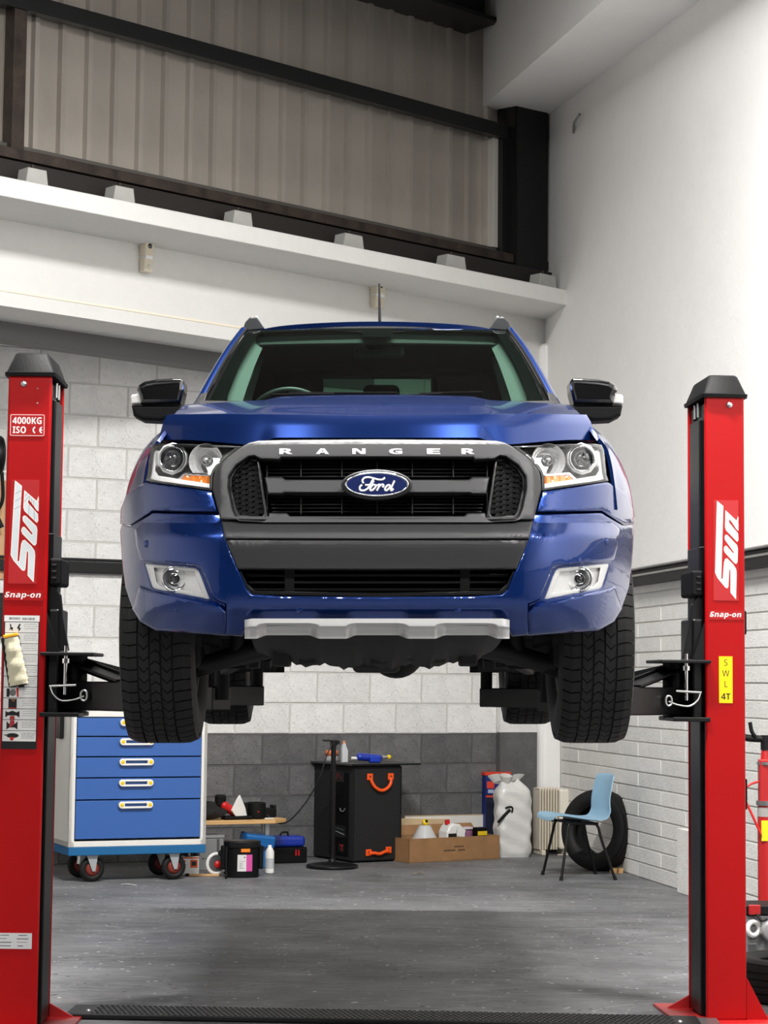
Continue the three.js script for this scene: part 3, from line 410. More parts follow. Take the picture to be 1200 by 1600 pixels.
// ---------- the pickup truck, raised on the lift ----------
// truck frame: x across, y up from the tyre bottoms, z forward from the front axle
const AX = 7.3, TY = 1.281;
const truck = thing('pickup_truck', 'metallic blue double cab pickup truck raised on the two-post lift', 'pickup truck');
{ // levelled on the lift pads: turns about the height of the eye line by the lift's small unevenness
  truck.position.set(0, 1.5, -AX); truck.rotation.z = ROLL; }
const body = (name, geo, mat, label, parent = truck) => { const m = mesh(name, geo, mat, parent); if (parent === truck) m.position.y = TY - 1.5; if (label) m.userData.label = label; return m; };
M.blue = phys(0x02296a, 0.27, 0.68, { clearcoat: 0.7, clearcoatRoughness: 0.03 });
M.grilleGrey = phys(0x434344, 0.5, 0.65, { bumpMap: rep(bumpFine, 20), bumpScale: 0.00005 }); M.plateGrey = phys(0x3a3a3b, 0.42, 0.5);
M.reflector = mk(0xffffff, 0.22, 0.7); M.silver = mk(0xc9c9c8, 0.38, 0.35); M.glass = phys(0xffffff, 0.02, 0, { transmission: 1, ior: 1.5, thickness: 0 });
M.screen = phys(0xbfd8cc, 0.01, 0, { transmission: 1, ior: 1.5, thickness: 0 }); M.sideGlass = phys(0x5f6d68, 0.02, 0, { transmission: 1, ior: 1.5, thickness: 0 });
M.trimGrey = mk(0x525855, 0.8); M.cabin = phys(0x0a0a0b, 0.9, 0, { specularIntensity: 0.25 }); M.amber = phys(0xe07a12, 0.2, 0, { clearcoat: 1 }); M.under = mk(0x0e0e0e, 0.65, 0.1);
const cp = Math.cos(PITCH), sp = Math.sin(PITCH);
function P(u, v, z) { const a = H / 2 - v, dy = a * cp + F * sp, dz = a * sp - F * cp, k = (AX - z) / -dz; return new V3(u * k, EYE.y + dy * k - TY, z); }
const nose = curve([[640, 0.70], [690, 0.785], [735, 0.83], [806, 0.872], [845, 0.895], [890, 0.905], [935, 0.9], [970, 0.865], [1000, 0.81]]);
const Z = (u, v) => nose(v) * Math.pow(Math.max(0, 1 - Math.pow(Math.min(1, Math.abs(u) / 409), 6)), 0.5);
const front = (s, dz = 0, f = null) => (u, v) => P(s * u, v, Z(u, v) + dz + (f ? f(u, v) : 0));
const both = (fn) => { fn(1); fn(-1); };
// bumper: side wrap under the shaped outer skin
both((s) => body('bumper_side', sheet([[236, 803], [351, 801], [386, 822], [399, 819], [402, 830], [399, 876], [394, 918], [382, 953], [370, 971], [346, 985], [237, 992]], [[[363, 881], [357, 881], [284, 888], [279, 892], [262, 935], [266, 936], [347, 920], [352, 917]]], front(s, -0.022), { L: 9, d: 0.02 }), M.blue));
const skinHalf = [[0, 932], [150, 931], [195, 928], [203, 921], [214, 893], [217, 889], [237, 838], [243, 808], [249, 805], [352, 806], [362, 810], [380, 826], [377, 852], [371, 874], [362, 877], [283, 884], [275, 888], [254, 937], [246, 941], [237, 944], [237, 992], [212, 994], [202, 978], [0, 976]];
const skinMap = (u, v) => { const a = Math.abs(u); const step = (clamp((v - 806) / 31, 0, 1) - 1) * 0.034 * sstep(228, 252, a); return P(u, v, Z(a, v) + step - 0.012 * sstep(942, 975, v)); };
body('bumper_skin', sheet(sym(skinHalf), [], skinMap, { L: 7, b: 3.5, bm: 0.012, d: 0.05, crease: 0.42 }), M.blue);
both((s) => body('bumper_corner', sheet([[360, 920], [352, 922], [262, 942], [246, 947], [236, 956], [235, 993], [346, 986], [371, 972], [384, 951], [372, 915]], [], front(s, 0.004, (u, v) => -0.02 * sstep(948, 990, v)), { L: 8, b: 5, bm: 0.014, d: 0.03 }), M.blue));
both((s) => body('bumper_nose', sheet([[258, 768], [341, 756], [361, 753], [374, 760], [392, 772], [401, 795], [402, 818], [386, 820], [351, 798], [249, 800]], [], front(s, -0.008), { L: 8, b: 3, bm: 0.008, d: 0.03 }), M.blue, 'blue strip under the headlight'));
// fog lamps
both((s) => {
  const out = [[364, 880], [357, 880], [283, 887], [278, 891], [261, 936], [266, 937], [348, 921], [353, 917]], hole = [[349, 887], [286, 894], [284, 900], [274, 926], [338, 916], [345, 909]];
  const m = body('fog_lamp_bezel', sheet(out, [hole], front(s, -0.03), { L: 6, b: 2.4, bm: 0.006, d: 0.03 }), M.silver, 'silver fog lamp bezel');
  body('bezel_floor', sheet([[352, 884], [282, 891], [270, 930], [342, 919]], [], front(s, -0.055, (u, v) => 0.02 * sstep(300, 270, u)), { L: 6, b: 1, bm: 0.002, d: 0.002 }), M.silver, null, m);
  const c = P(s * 316, 904.5, Z(316, 904) - 0.048), k = 1 / 487; const add = (n, g, mat) => body(n, T(g, c.x, c.y, c.z, PI / 2), mat, null, m);
  add('fog_lamp_ring', lathe([[18 * k, -0.01], [20.5 * k, 0.006], [20.5 * k, 0.018], [18 * k, 0.022], [16.5 * k, 0.012]], 40), M.chrome); add('reflector', lathe([[6 * k, -0.004], [10 * k, 0.0], [15 * k, 0.006], [17 * k, 0.016]], 40), M.chrome);
  add('fog_lamp_lens', lathe([[0, 0.024], [3 * k, 0.022], [5.5 * k, 0.014], [7 * k, 0.004]], 32), M.blackGloss); add('lens_ring', lathe([[6.5 * k, 0.004], [8 * k, 0.012], [9.2 * k, 0.004]], 32), M.chrome); add('cover_glass', lathe([[0, 0.024 + 0.006], [10 * k, 0.027], [17 * k, 0.02]], 32), M.glass);
});
// parking sensors
for (const [u, v, dz] of [[312, 951, 0.0], [125, 952, 0.002], [-121, 952, 0.002], [-311, 951, 0.0], [356, 846, 0.0], [-358, 850, 0.0]]) { const c = P(u, v, Z(Math.abs(u), v) + dz - 0.0125); const g = lathe([[0, 0.01], [0.0085, 0.0095], [0.0095, 0.007], [0.0105, 0.0072], [0.0118, 0.0085], [0.013, 0.0]], 24); body('parking_sensor', T(g, c.x, c.y, c.z, PI / 2, Math.sign(u) * (Math.abs(u) > 300 ? 0.75 : 0.12)), M.blue); }
// skid plate: bent metal strip with three dished bays
{ const bays = [[-176, -103], [-36, 36], [103, 176]], top = 966.5;
  const low = (u) => { let d = 0; for (const [a, b] of bays) d = Math.max(d, sstep(a - 14, a + 5, u) * sstep(b + 14, b - 5, u)); return d; };
  const g = solid(180, 26, (a, b) => { const u = lerp(207, -207, a), e = Math.max(0, (Math.abs(u) - 196) / 11), d = low(u), bot = 998 - 5.5 * d - 3 * e * 0, v = lerp(top + 2 * e, bot, b); const fold = sstep(0.36, 0.56, b); const dish = d * sstep(0.28, 0.42, b) * 0.065;
    const z = Z(u, 966) + 0.03 - fold * 0.03 - 0.03 * sstep(0.5, 1, b) - dish - 0.03 * e * e; return P(u * (1 - 0.0 * b), v, z).toArray(); }, 0.006); body('skid_plate', toCreasedNormals(mergeVertices(g), 0.5), M.silver, 'silver skid plate strip under the bumper'); }
// grille frame, bars, vents
const frameOut = sym([[0, 686], [150, 687], [186, 688], [200, 691], [212, 697.5], [236, 715], [253, 734], [256, 745], [257, 766], [248, 800], [246, 812], [0, 815]]);
const frameIn = sym([[0, 714], [150, 714.5], [153, 718], [183, 717], [192, 712], [201, 713], [221, 727], [232, 744], [233, 763], [226, 796], [222, 805], [215, 811], [177, 813.0], [171, 809], [169, 801], [141, 801.5], [136, 806], [0, 806]]);
const grille = body('grille_frame', sheet(frameOut, [frameIn], (u, v) => { const a = Math.abs(u), rim = sstep(694, 687, v) * 0.006; return P(u, v, Z(a, v) + 0.02 - rim - 0.018 * sstep(244, 256, a)); }, { L: 6, b: 3, bm: 0.01, d: 0.06 }), M.grilleGrey, 'dark grey metal grille surround');
body('middle_bar', sheet(sym([[0, 749], [143, 749], [149, 745], [176, 745], [171, 772], [149, 772], [145, 770], [0, 770]]), [], (u, v) => P(u, v, Z(Math.abs(u), v) + 0.012), { L: 6, b: 3, bm: 0.01, d: 0.05 }), M.grilleGrey, null, grille);
body('lower_bar', sheet(sym([[0, 809], [170, 810], [180, 815], [214, 815], [244, 811], [238, 842], [0, 843]]), [], (u, v) => P(u, v, Z(Math.abs(u), v) + 0.002 + 0.032 * sstep(808, 838, v)), { L: 6, b: 3, bm: 0.008, d: 0.05 }), M.grilleGrey, null, grille);
body('number_plate_panel', sheet(sym([[0, 842], [238, 841], [218, 889], [0, 890]]), [], (u, v) => P(u, v, Z(Math.abs(u), v) + 0.03 - 0.02 * sstep(845, 890, v) - 0.018 * (1 - sstep(842, 845, v))), { L: 7, b: 3, bm: 0.008, d: 0.05 }), M.plateGrey, 'plain dark grey panel where the number plate goes', grille);
body('grille_backing', [sheet(sym([[0, 706], [200, 706], [238, 742], [228, 818], [0, 818]]), [], (u, v) => P(u, v, Z(Math.abs(u), v) - 0.1), { L: 20, b: 1, d: 0.005 }), sheet(sym([[0, 880], [222, 880], [200, 936], [0, 938]]), [], (u, v) => P(u, v, Z(Math.abs(u), v) - 0.1), { L: 20, b: 1, d: 0.005 })], M.cabin, null, grille);
for (let k = 0; k < 2; k++) for (let j = 0; j < 5; j++) { const v = (k ? 776 : 721) + j * 5.6; body('louvre', sheet(sym([[0, v], [k ? 168 - j : 178 - j * 1.5, v], [k ? 168 - j : 178 - j * 1.5, v + 2], [0, v + 2]]), [], (u, w) => P(u, w, Z(Math.abs(u), w) - 0.06), { L: 14, b: 0.6, bm: 0.001, d: 0.02 }), M.black, null, grille); }
for (const u of [-172, -119, -55, 0, 55, 119, 172]) for (const [v0, v1] of [[716, 748], [771, 805]]) { const a = P(u, v0, Z(Math.abs(u), v0) - 0.045), b = P(u, v1, Z(Math.abs(u), v1) - 0.045); body('grille_fin', bar(a.toArray(), b.toArray(), 0.004, 0.02, 0.001), M.black, null, grille); }
for (let j = 0; j < 3; j++) { const v = 897 + j * 11; body('intake_louvre', sheet(sym([[0, v], [206 - j * 4, v], [204 - j * 4, v + 4], [0, v + 4]]), [], (u, w) => P(u, w, Z(Math.abs(u), w) - 0.055), { L: 14, b: 0.8, bm: 0.002, d: 0.02 }), M.black, null, grille); }
for (const u of [-137, 137]) { const a = P(u, 888, 0.85), b = P(u, 931, 0.85); body('intake_fin', bar(a.toArray(), b.toArray(), 0.006, 0.03, 0.001), M.blackSatin, null, grille); }
body('intake_lip', sheet(sym([[0, 926.5], [190, 923], [203, 912], [213, 891], [216, 892], [206, 920], [196, 929], [0, 932.5]]), [], (u, v) => P(u, v, Z(Math.abs(u), v) - 0.012), { L: 8, b: 1, bm: 0.003, d: 0.03 }), M.blackSatin, null, grille);
both((s) => { // side vents with a honeycomb insert
  const poly = [[184, 716], [192, 711], [202, 712], [222, 727], [234, 744], [235, 763], [227, 797], [222, 807], [215, 813], [177, 814], [170, 809]], inn = [[188, 722], [201, 719], [218, 733], [226, 746], [227, 763], [219, 796], [214, 804], [180, 806], [177, 803]];
  const m = body('vent_frame', sheet(poly, [inn], front(s, -0.012), { L: 5, b: 2, bm: 0.006, d: 0.05 }), M.blackSatin, 'black side vent with honeycomb mesh', grille);
  const inside = (p) => { let c = false; for (let i = 0, j = inn.length - 1; i < inn.length; j = i++) { const a = inn[i], b = inn[j]; if ((a[1] > p[1]) !== (b[1] > p[1]) && p[0] < (b[0] - a[0]) * (p[1] - a[1]) / (b[1] - a[1]) + a[0]) c = !c; } return c; };
  const bars = [], hx = 10.5, hy = 8.2; for (let c = 0; c < 7; c++) for (let r = 0; r < 13; r++) { const u = 172 + c * hx, v = 712 + r * hy + (c % 2 ? hy / 2 : 0) + (u - 172) * 0.12; const q = [[u - 3.2, v], [u + 3.2, v], [u + hx - 3.2, v + hy / 2], [u + hx - 3.2, v - hy / 2]]; for (const [a, b] of [[0, 1], [1, 2], [1, 3]]) if (inside(q[a]) || inside(q[b])) { const A = P(s * q[a][0], q[a][1], Z(q[a][0], q[a][1]) - 0.035), B = P(s * q[b][0], q[b][1], Z(q[b][0], q[b][1]) - 0.035); bars.push(bar(A.toArray(), B.toArray(), 0.0032, 0.012, 0)); } }
  const hm = body('honeycomb_mesh', bars, M.blackSatin, null, grille); hm.userData.kind = 'stuff';
});
// maker oval with script lettering
{ const k = 1 / 497, c = P(-0.5, 758, 0.905), ring = (a, b, w, h) => grid(72, 10, (p, q) => { const t = p * 2 * PI, f = q * PI, d = Math.cos(f) * w / 2; return [(a + d) * k * Math.cos(t), (b + d) * k * Math.sin(t), Math.sin(f) * h]; }), el = (a, b, n = 64) => Array.from({ length: n }, (_, i) => [a * k * Math.cos(i / n * 2 * PI), b * k * Math.sin(i / n * 2 * PI)]);
  const e = body('badge', T(extrude(el(56, 23.5), 0.03, 0.008, [], 4), c.x, c.y, c.z - 0.012), M.grilleGrey, 'oval blue badge with white script lettering');
  body('badge_groove', T(extrude(el(53, 21.2), 0.008, 0.001), c.x, c.y, c.z + 0.02), M.black, null, e); body('badge_ring', T(ring(48.6, 17.9, 4.6, 0.009), c.x, c.y, c.z + 0.026), M.chrome, null, e);
  body('badge_field', T(extrude(el(47, 16.6), 0.004, 0.002), c.x, c.y, c.z + 0.027), phys(0x03174c, 0.4, 0, { specularIntensity: 0.5 }), null, e); body('badge_line', T(ring(44.8, 14.4, 1.1, 0.0014), c.x, c.y, c.z + 0.031), M.chrome, null, e);
  const S = (pts) => pts.map(([a, b]) => [c.x + (a - 612) / 8.571 * k, c.y - (b - 272) / 8.571 * k, 0]); const strokes = [[[432, 262], [418, 228], [445, 190], [500, 180], [570, 196], [640, 212], [695, 208], [722, 186]], [[572, 205], [548, 232], [520, 290], [480, 340], [430, 360], [388, 350], [384, 312], [415, 282]], [[455, 285], [505, 284], [545, 262], [575, 226]], [[590, 283], [560, 285], [526, 325], [522, 352], [545, 358], [585, 325], [598, 295], [590, 283]], [[598, 292], [622, 290], [650, 278], [628, 330], [612, 362]], [[630, 325], [660, 290], [690, 278], [702, 292], [690, 318]], [[795, 298], [770, 285], [735, 312], [720, 345], [738, 360], [772, 335], [795, 300]], [[850, 225], [825, 280], [800, 342], [806, 360], [838, 335]]];
  body('badge_script', strokes.map((p) => { const g = new THREE.TubeGeometry(new THREE.CatmullRomCurve3(S(p).map((q) => new V3(...q))), 40, 0.0033, 8); return g.scale(1, 1, 0.7).translate(0, 0, c.z + 0.0345); }), mk(0xf2f2f2, 0.3, 0.4), null, e);
}
// raised lettering across the top of the grille frame
const font = await new FontLoader().loadAsync('fonts/droid/droid_sans_bold.typeface.json');
'RANGER'.split('').forEach((ch, i) => { const u = [-142.5, -85.5, -28.5, 29, 88, 142][i], v = 706; const g = new TextGeometry(ch, { font, size: 0.022, depth: 0.004, curveSegments: 6, bevelEnabled: true, bevelSize: 0.0006, bevelThickness: 0.0008, bevelSegments: 1 }); g.computeBoundingBox(); const b = g.boundingBox, w = b.max.x - b.min.x, h = b.max.y - b.min.y, k = 1 / 482;
  g.translate(-(b.min.x + b.max.x) / 2, -(b.min.y + b.max.y) / 2, 0); g.scale(20.5 * k / w, 10.5 * k / h, 1); const a0 = P(u, v, Z(Math.abs(u), v) + 0.021), n0 = P(u, v - 6, Z(Math.abs(u), v - 6) + 0.021), yaw = Math.atan2(Z(Math.abs(u), v) - Z(Math.abs(u) + 20, v), 20 * k) * Math.sign(u); T(g, a0.x, a0.y, a0.z - 0.003, -Math.atan2(a0.z - n0.z, n0.y - a0.y), yaw); body('letter', g, mk(0xeeeeee, 0.3, 0.3), 'raised chrome letter ' + ch, grille); });
// headlights
both((s) => {
  const out = [[362, 751], [359, 742], [355, 704], [351, 695], [340, 693], [300, 693.5], [212, 697.5], [236, 715.5], [254, 736], [257, 745], [257.5, 767], [341, 755]];
  const h = body('headlight', sheet(out, [], front(s, -0.085), { L: 8, b: 1, bm: 0.002, d: 0.004 }), M.blackSatin, 'headlight with projector lens and amber indicator');
  body('headlight_rim', sheet(out, [[[356.5, 747.5], [354, 739], [349.5, 703.5], [341, 698.5], [300, 697.5], [222, 699.5], [239.5, 711.5], [257.5, 733], [261.5, 745], [262, 762], [340, 751.5]]], front(s, -0.012), { L: 7, b: 1, bm: 0.003, d: 0.075 }), M.blackSatin, null, h);
  const guide = [[359, 749], [356, 740], [352, 702], [344, 701], [347, 735], [342, 743], [300, 750], [260, 756], [260, 764], [338, 753]]; body('light_guide', sheet(guide, [], front(s, -0.03), { L: 6, b: 1.5, bm: 0.004, d: 0.02 }), mk(0xffffff, 0.45, 0), 'white light guide strip', h);
  const put = (n, g, mat, u, v, dz) => { const c = P(s * u, v, Z(u, v) + dz); return body(n, T(g, c.x, c.y, c.z, PI / 2, s * 0.18), mat, null, h); }, k = 1 / 474;
  put('projector_shroud', lathe([[20 * k, -0.03], [25 * k, -0.01], [25.5 * k, 0.004], [23 * k, 0.01], [20 * k, 0.006]], 10), mk(0xe2e3e2, 0.32, 0.5), 319, 717, -0.045); put('projector_ring', lathe([[16 * k, 0.0], [18 * k, 0.012], [20.5 * k, 0.014], [21.5 * k, 0.006]], 40), M.chrome, 319, 717, -0.042); put('projector_lens', lathe([[0, 0.034], [5 * k, 0.031], [10 * k, 0.022], [14 * k, 0.01], [16 * k, -0.004]], 40), phys(0x24262a, 0.05, 0, { clearcoat: 1 }), 319, 717, -0.046);
  { const p = P(s * 341, 717, Z(341, 717) - 0.05); body('projector_bracket', bx(p.x - 0.012, p.x + 0.012, p.y - 0.028, p.y + 0.028, p.z - 0.02, p.z + 0.01, 0.008, 2), mk(0xc4c5c4, 0.3, 0.6), null, h); }
  const bowl = []; for (let i = 0; i <= 10; i++) { const r = i / 10; bowl.push([(4 + 23 * r) * k, -0.055 + 0.055 * r * r + (i % 2) * 0.002]); } put('reflector_bowl', toCreasedNormals(lathe(bowl, 28), 0.15), M.reflector, 268, 720, -0.035); put('bulb_cap', lathe([[0, 0.018], [3 * k, 0.017], [4.5 * k, 0.01], [5 * k, -0.03]], 20), M.zinc, 266, 719, -0.06); put('bulb_ring', lathe([[6.5 * k, 0], [8 * k, 0.006], [9.5 * k, 0]], 24), M.steel, 266, 719, -0.06);
  body('reflector_side', sheet([[268, 699], [222, 699.5], [238, 711], [254, 729], [260, 741], [262, 750], [256, 750], [268, 730]], [], front(s, -0.07), { L: 5, b: 1, bm: 0.002, d: 0.02 }), M.reflector, null, h);
  body('amber_surround', sheet([[314, 750], [301, 738], [261, 739], [261, 744], [299, 742], [309, 750]], [], front(s, -0.036), { L: 5, b: 0.8, bm: 0.002, d: 0.02 }), M.chrome, null, h);
  body('amber_indicator', sheet([[309, 749.5], [300, 741], [261, 742.5], [261, 756.5], [288, 753]], [], front(s, -0.04, (u, v) => 0.003 * Math.sin(u * 0.55)), { L: 2.5, b: 1, bm: 0.003, d: 0.02 }), M.amber, 'amber indicator lens', h);
  body('cover_glass', sheet(out, [], front(s, -0.006), { L: 7, b: 3, bm: 0.006, d: 0.02 }), M.glass, null, h);
});
// bonnet
const zedge = (q) => lerp(0.755, 0.44, Math.pow(Math.abs(q), 2.6)), yfront = (q) => 0.998 + 0.03 * q * q - 0.022 * sstep(0.44, 0.52, Math.abs(q)) * sstep(0.95, 0.5, Math.abs(q)), ycrease = (q) => 1.073 + 0.045 * q * q, yrear = (q) => 1.292 - 0.024 * q * q;
const faceW = 0.11;
function hoodY(q, t) { const lo = yfront(q), c = ycrease(q), r = yrear(q); if (t < faceW) { const k = t / faceW; return k < 0.75 ? lerp(lo, c - 0.009, k / 0.75) : lerp(c - 0.009, c, Math.sin((k - 0.75) / 0.25 * PI / 2)); } const k = (t - faceW) / (1 - faceW); const a = Math.abs(q), dome = 0.012 * sstep(0.62, 0.5, a) * sstep(0.02, 0.3, k) ; return lerp(c, r, k) + 0.02 * Math.sin(PI * k) * 0.6 + dome; }
function hoodZ(q, t) { const z0 = zedge(q), z1 = -0.48; return t < faceW ? (t < faceW * 0.75 ? z0 - 0.026 * t / faceW / 0.75 : z0 - 0.026 - 0.104 * Math.pow((t / faceW - 0.75) / 0.25, 1.6)) : lerp(z0 - 0.13, z1, (t - faceW) / (1 - faceW)); }
const hoodX = (q, t) => q * (t < faceW ? lerp(0.73, 0.706, t / faceW) : lerp(0.706, 0.715, (t - faceW) / (1 - faceW)));
body('bonnet', solid(120, 60, (a, b) => { const q = lerp(1, -1, a); return [hoodX(q, b), hoodY(q, b), hoodZ(q, b)]; }, 0.02), M.blue);
// front wings
both((s) => {
  const secs = [[0.56, [[0.735, 1.022], [0.758, 0.99], [0.772, 0.94], [0.782, 0.87], [0.79, 0.79]]], [0.42, [[0.715, 1.085], [0.764, 1.02], [0.785, 0.95], [0.795, 0.88], [0.8, 0.78]]], [0.25, [[0.7, 1.13], [0.79, 1.055], [0.832, 0.98], [0.853, 0.9], [0.862, 0.79]]], [0.1, [[0.7, 1.156], [0.8, 1.085], [0.858, 1.0], [0.892, 0.9], [0.906, 0.8]]], [-0.1, [[0.702, 1.196], [0.805, 1.118], [0.87, 1.02], [0.91, 0.92], [0.926, 0.82]]], [-0.35, [[0.706, 1.248], [0.812, 1.15], [0.875, 1.04], [0.912, 0.94], [0.926, 0.84]]], [-0.68, [[0.72, 1.285], [0.815, 1.18], [0.872, 1.06], [0.9, 0.94], [0.91, 0.82]]]];
  const cx = [], cy = []; for (let k = 0; k < 5; k++) { cx.push(curve(secs.slice().reverse().map((q) => [q[0], q[1][k][0]]))); cy.push(curve(secs.slice().reverse().map((q) => [q[0], q[1][k][1]]))); }
  const rowX = (z, t) => curve(cx.map((f, k) => [k / 4, f(z)]))(t), rowY = (z, t) => curve(cy.map((f, k) => [k / 4, f(z)]))(t);
  body('front_wing', solid(44, 28, (a, b) => { const z = lerp(0.56, -0.68, a); let y = rowY(z, b); return [s * rowX(z, b), y, z]; }, 0.012), M.blue);
});
// doors, bed sides
const hw = curve([[0.38, 0.84], [0.5, 0.885], [0.7, 0.912], [0.85, 0.915], [1.0, 0.9], [1.15, 0.868], [1.25, 0.80]]);
const arc = (cz, cy, r, a0, a1, n = 18) => Array.from({ length: n + 1 }, (_, i) => { const a = lerp(a0, a1, i / n); return [cz + r * Math.cos(a), cy + r * Math.sin(a)]; });
both((s) => {
  const side = (u, v) => new V3(s * hw(v), v, u), opt = { L: 0.06, b: 0.006, bm: 0.006, d: 0.04, back: new V3(-s, 0, 0) }, fwd = { ...opt };
  body('rear_wing_panel', sheet([[-0.49, 0.84], [-0.45, 0.7], [-0.47, 0.45], [-0.67, 0.42], [-0.67, 0.84]], [], side, opt), M.blue);
  const d1 = body('door', sheet([[-0.685, 0.42], [-1.62, 0.42], [-1.62, 1.235], [-0.685, 1.235]], [], side, opt), M.blue); body('door_handle', bx(s * 0.9 - 0.02, s * 0.9 + 0.02, 1.05, 1.085, -1.56, -1.36, 0.01, 2), M.blue, null, d1);
  const d2 = body('door', sheet([[-1.635, 0.42], [-2.4, 0.42], [-2.46, 0.8], [-2.46, 1.235], [-1.635, 1.235]], [], side, opt), M.blue); body('door_handle', bx(s * 0.9 - 0.02, s * 0.9 + 0.02, 1.05, 1.085, -2.4, -2.2, 0.01, 2), M.blue, null, d2);
  body('bed_side', sheet([[-2.49, 1.24], [-2.49, 0.42], [-2.72, 0.42], ...arc(-3.22, 0.4, 0.48, 0.1, PI - 0.1), [-4.38, 0.5], [-4.42, 1.0], [-4.4, 1.24]], [], side, opt), M.blue);
  body('sill', [bx(Math.min(s * 0.7, s * 0.86), Math.max(s * 0.7, s * 0.86), 0.36, 0.44, -2.5, -0.5, 0.02, 2)], M.under);
  // wheel arch liners
  for (const cz of [0, -3.22]) body('arch_liner', solid(24, 4, (a, b) => { const t = lerp(cz ? -0.25 : 0.62, PI + 0.25, a), r = 0.475; return [s * lerp(0.5, cz ? 0.88 : 0.83, b), 0.385 + r * Math.sin(t), cz + r * Math.cos(t)]; }, 0.006), M.under);
  // roof pillars and side glass
  const inx = (y) => lerp(0.775, 0.585, (y - 1.22) / 0.48);
  const gl = (n, poly) => body(n, sheet(poly, [], (u, v) => new V3(s * inx(v), v, u), { L: 0.08, b: 0.004, bm: 0.002, d: 0.002, back: new V3(-s, 0, 0) }), M.sideGlass);
  gl('door_window', [[-0.82, 1.23], [-1.32, 1.66], [-1.6, 1.68], [-1.6, 1.23]]); gl('door_window', [[-1.68, 1.23], [-1.68, 1.68], [-2.0, 1.67], [-2.2, 1.5], [-2.2, 1.23]]);
  body('pillar', [sheet([[-1.59, 1.22], [-1.59, 1.7], [-1.69, 1.7], [-1.69, 1.22]], [], (u, v) => new V3(s * (inx(v) + 0.002), v, u), { L: 0.1, b: 0.004, bm: 0.003, d: 0.04, back: new V3(-s, 0, 0) })], M.blackGloss);
  body('pillar', sheet([[-2.2, 1.22], [-2.2, 1.5], [-2.0, 1.68], [-2.36, 1.7], [-2.46, 1.22]], [], (u, v) => new V3(s * (inx(v) + 0.002), v, u), { L: 0.1, b: 0.004, bm: 0.004, d: 0.05, back: new V3(-s, 0, 0) }), M.blue);
});
// windscreen
const wsX = (b) => lerp(0.692, 0.552, Math.sign(b) * Math.pow(Math.abs(b), 0.92)), wsZ = (a, b) => lerp(-0.5, -1.14, b) - 0.09 * a * a, wsY = (a, b) => lerp(1.27, 1.708, b) + 0.025 * Math.sin(PI * b) + 0.022 * (1 - b) * a * a + 0.004 * b * a * a;
const ws = (a, b, off = 0) => new V3(a * wsX(b), wsY(a, b) + off * 0.8, wsZ(a, b) + off * 0.6);
const wsOpt = { L: 0.08, b: 0.006, bm: 0.001, d: 0.003, back: new V3(0, -0.8, -0.6) };
body('windscreen', sheet([[-0.97, 0.02], [0.97, 0.02], [0.98, 0.98], [-0.98, 0.98]], [], (u, v) => ws(u, v, -0.002), { ...wsOpt, L: 0.05 }), M.screen, 'green tinted windscreen');
body('windscreen_border', sheet([[-1, 0], [1, 0], [1, 1], [-1, 1]], [[[-0.87, 0.08], [0.87, 0.08], [0.885, 0.14], [0.9, 0.5], [0.9, 0.92], [0.88, 0.95], [0.12, 0.962], [0.1, 0.85], [-0.1, 0.85], [-0.12, 0.962], [-0.88, 0.95], [-0.9, 0.92], [-0.9, 0.5], [-0.885, 0.14]]], (u, v) => ws(u, v, -0.007), { ...wsOpt, d: 0.004 }), phys(0x030303, 0.9, 0, { specularIntensity: 0.1 }), 'black printed border of the windscreen');
both((s) => { // blue roof pillars beside the windscreen
  body('roof_pillar', solid(30, 6, (a, b) => { const p = ws(s, a, 0.0), e = lerp(0.062, 0.05, a), t = b * 1.9; return [p.x + s * (e * Math.sin(Math.min(t, PI / 2)) * 0.75 + 0.0), p.y + 0.016 * Math.sin(Math.min(t, 1.57) * 2) - 0.01 * b, p.z - e * 1.6 * (1 - Math.cos(t))]; }, -0.01 * s), M.blue);
  body('pillar_seal', tube(Array.from({ length: 9 }, (_, i) => ws(s * 1.005, i / 8, 0.003).toArray()), 0.006, 40, 6), M.cabin);
  body('cowl_corner', sheet([[s * 0.86, -0.07], [s * 1.04, -0.02], [s * 1.035, 0.1], [s * 1.0, 0.12], [s * 0.985, 0.01], [s * 0.86, -0.01]], [], (u, v) => ws(u, v, 0.012), { ...wsOpt, L: 0.06, d: 0.02 }), M.blackSoft);
  // roof rails
  const rail = (t) => [s * lerp(0.535, 0.55, t), 1.745 + 0.06 * Math.sin(PI * Math.min(1, t * 6) * 0.5) * (t > 0.9 ? (1 - t) * 10 : 1), lerp(-1.2, -2.25, t)];
  body('roof_rail', [T(extrude([[s * 0.048, -0.014], [s * 0.034, 0.026], [s * 0.016, 0.045], [s * -0.016, 0.046], [s * -0.05, -0.004]], 0.11, 0.005), s * 0.528, 1.722, -1.37), T(extrude([[-0.022, 0], [0.022, 0], [0.01, 0.055], [-0.014, 0.055]], 0.12, 0.004), s * 0.545, 1.72, -2.3), bar([s * 0.537, 1.772, -1.32], [s * 0.545, 1.775, -2.25], 0.026, 0.022, 0.008)], mk(0x2b2d2f, 0.45, 0.3));
  body('rail_insert', bar([s * 0.519, 1.772, -1.33], [s * 0.527, 1.772, -2.2], 0.012, 0.03, 0.004), M.silver);
});
body('roof', solid(60, 30, (a, b) => { const q = lerp(1, -1, a), z = lerp(-1.16, -2.42, b), k = Math.abs(q), half = lerp(0.575, 0.59, b); const y = 1.712 + 0.055 * Math.sin(Math.min(1, b * 1.7) * PI / 2) - 0.03 * b * b - 0.02 * k * k - 0.05 * Math.pow(k, 10); return [q * half, y, z - 0.085 * q * q * (1 - b)]; }, 0.02), M.blue);
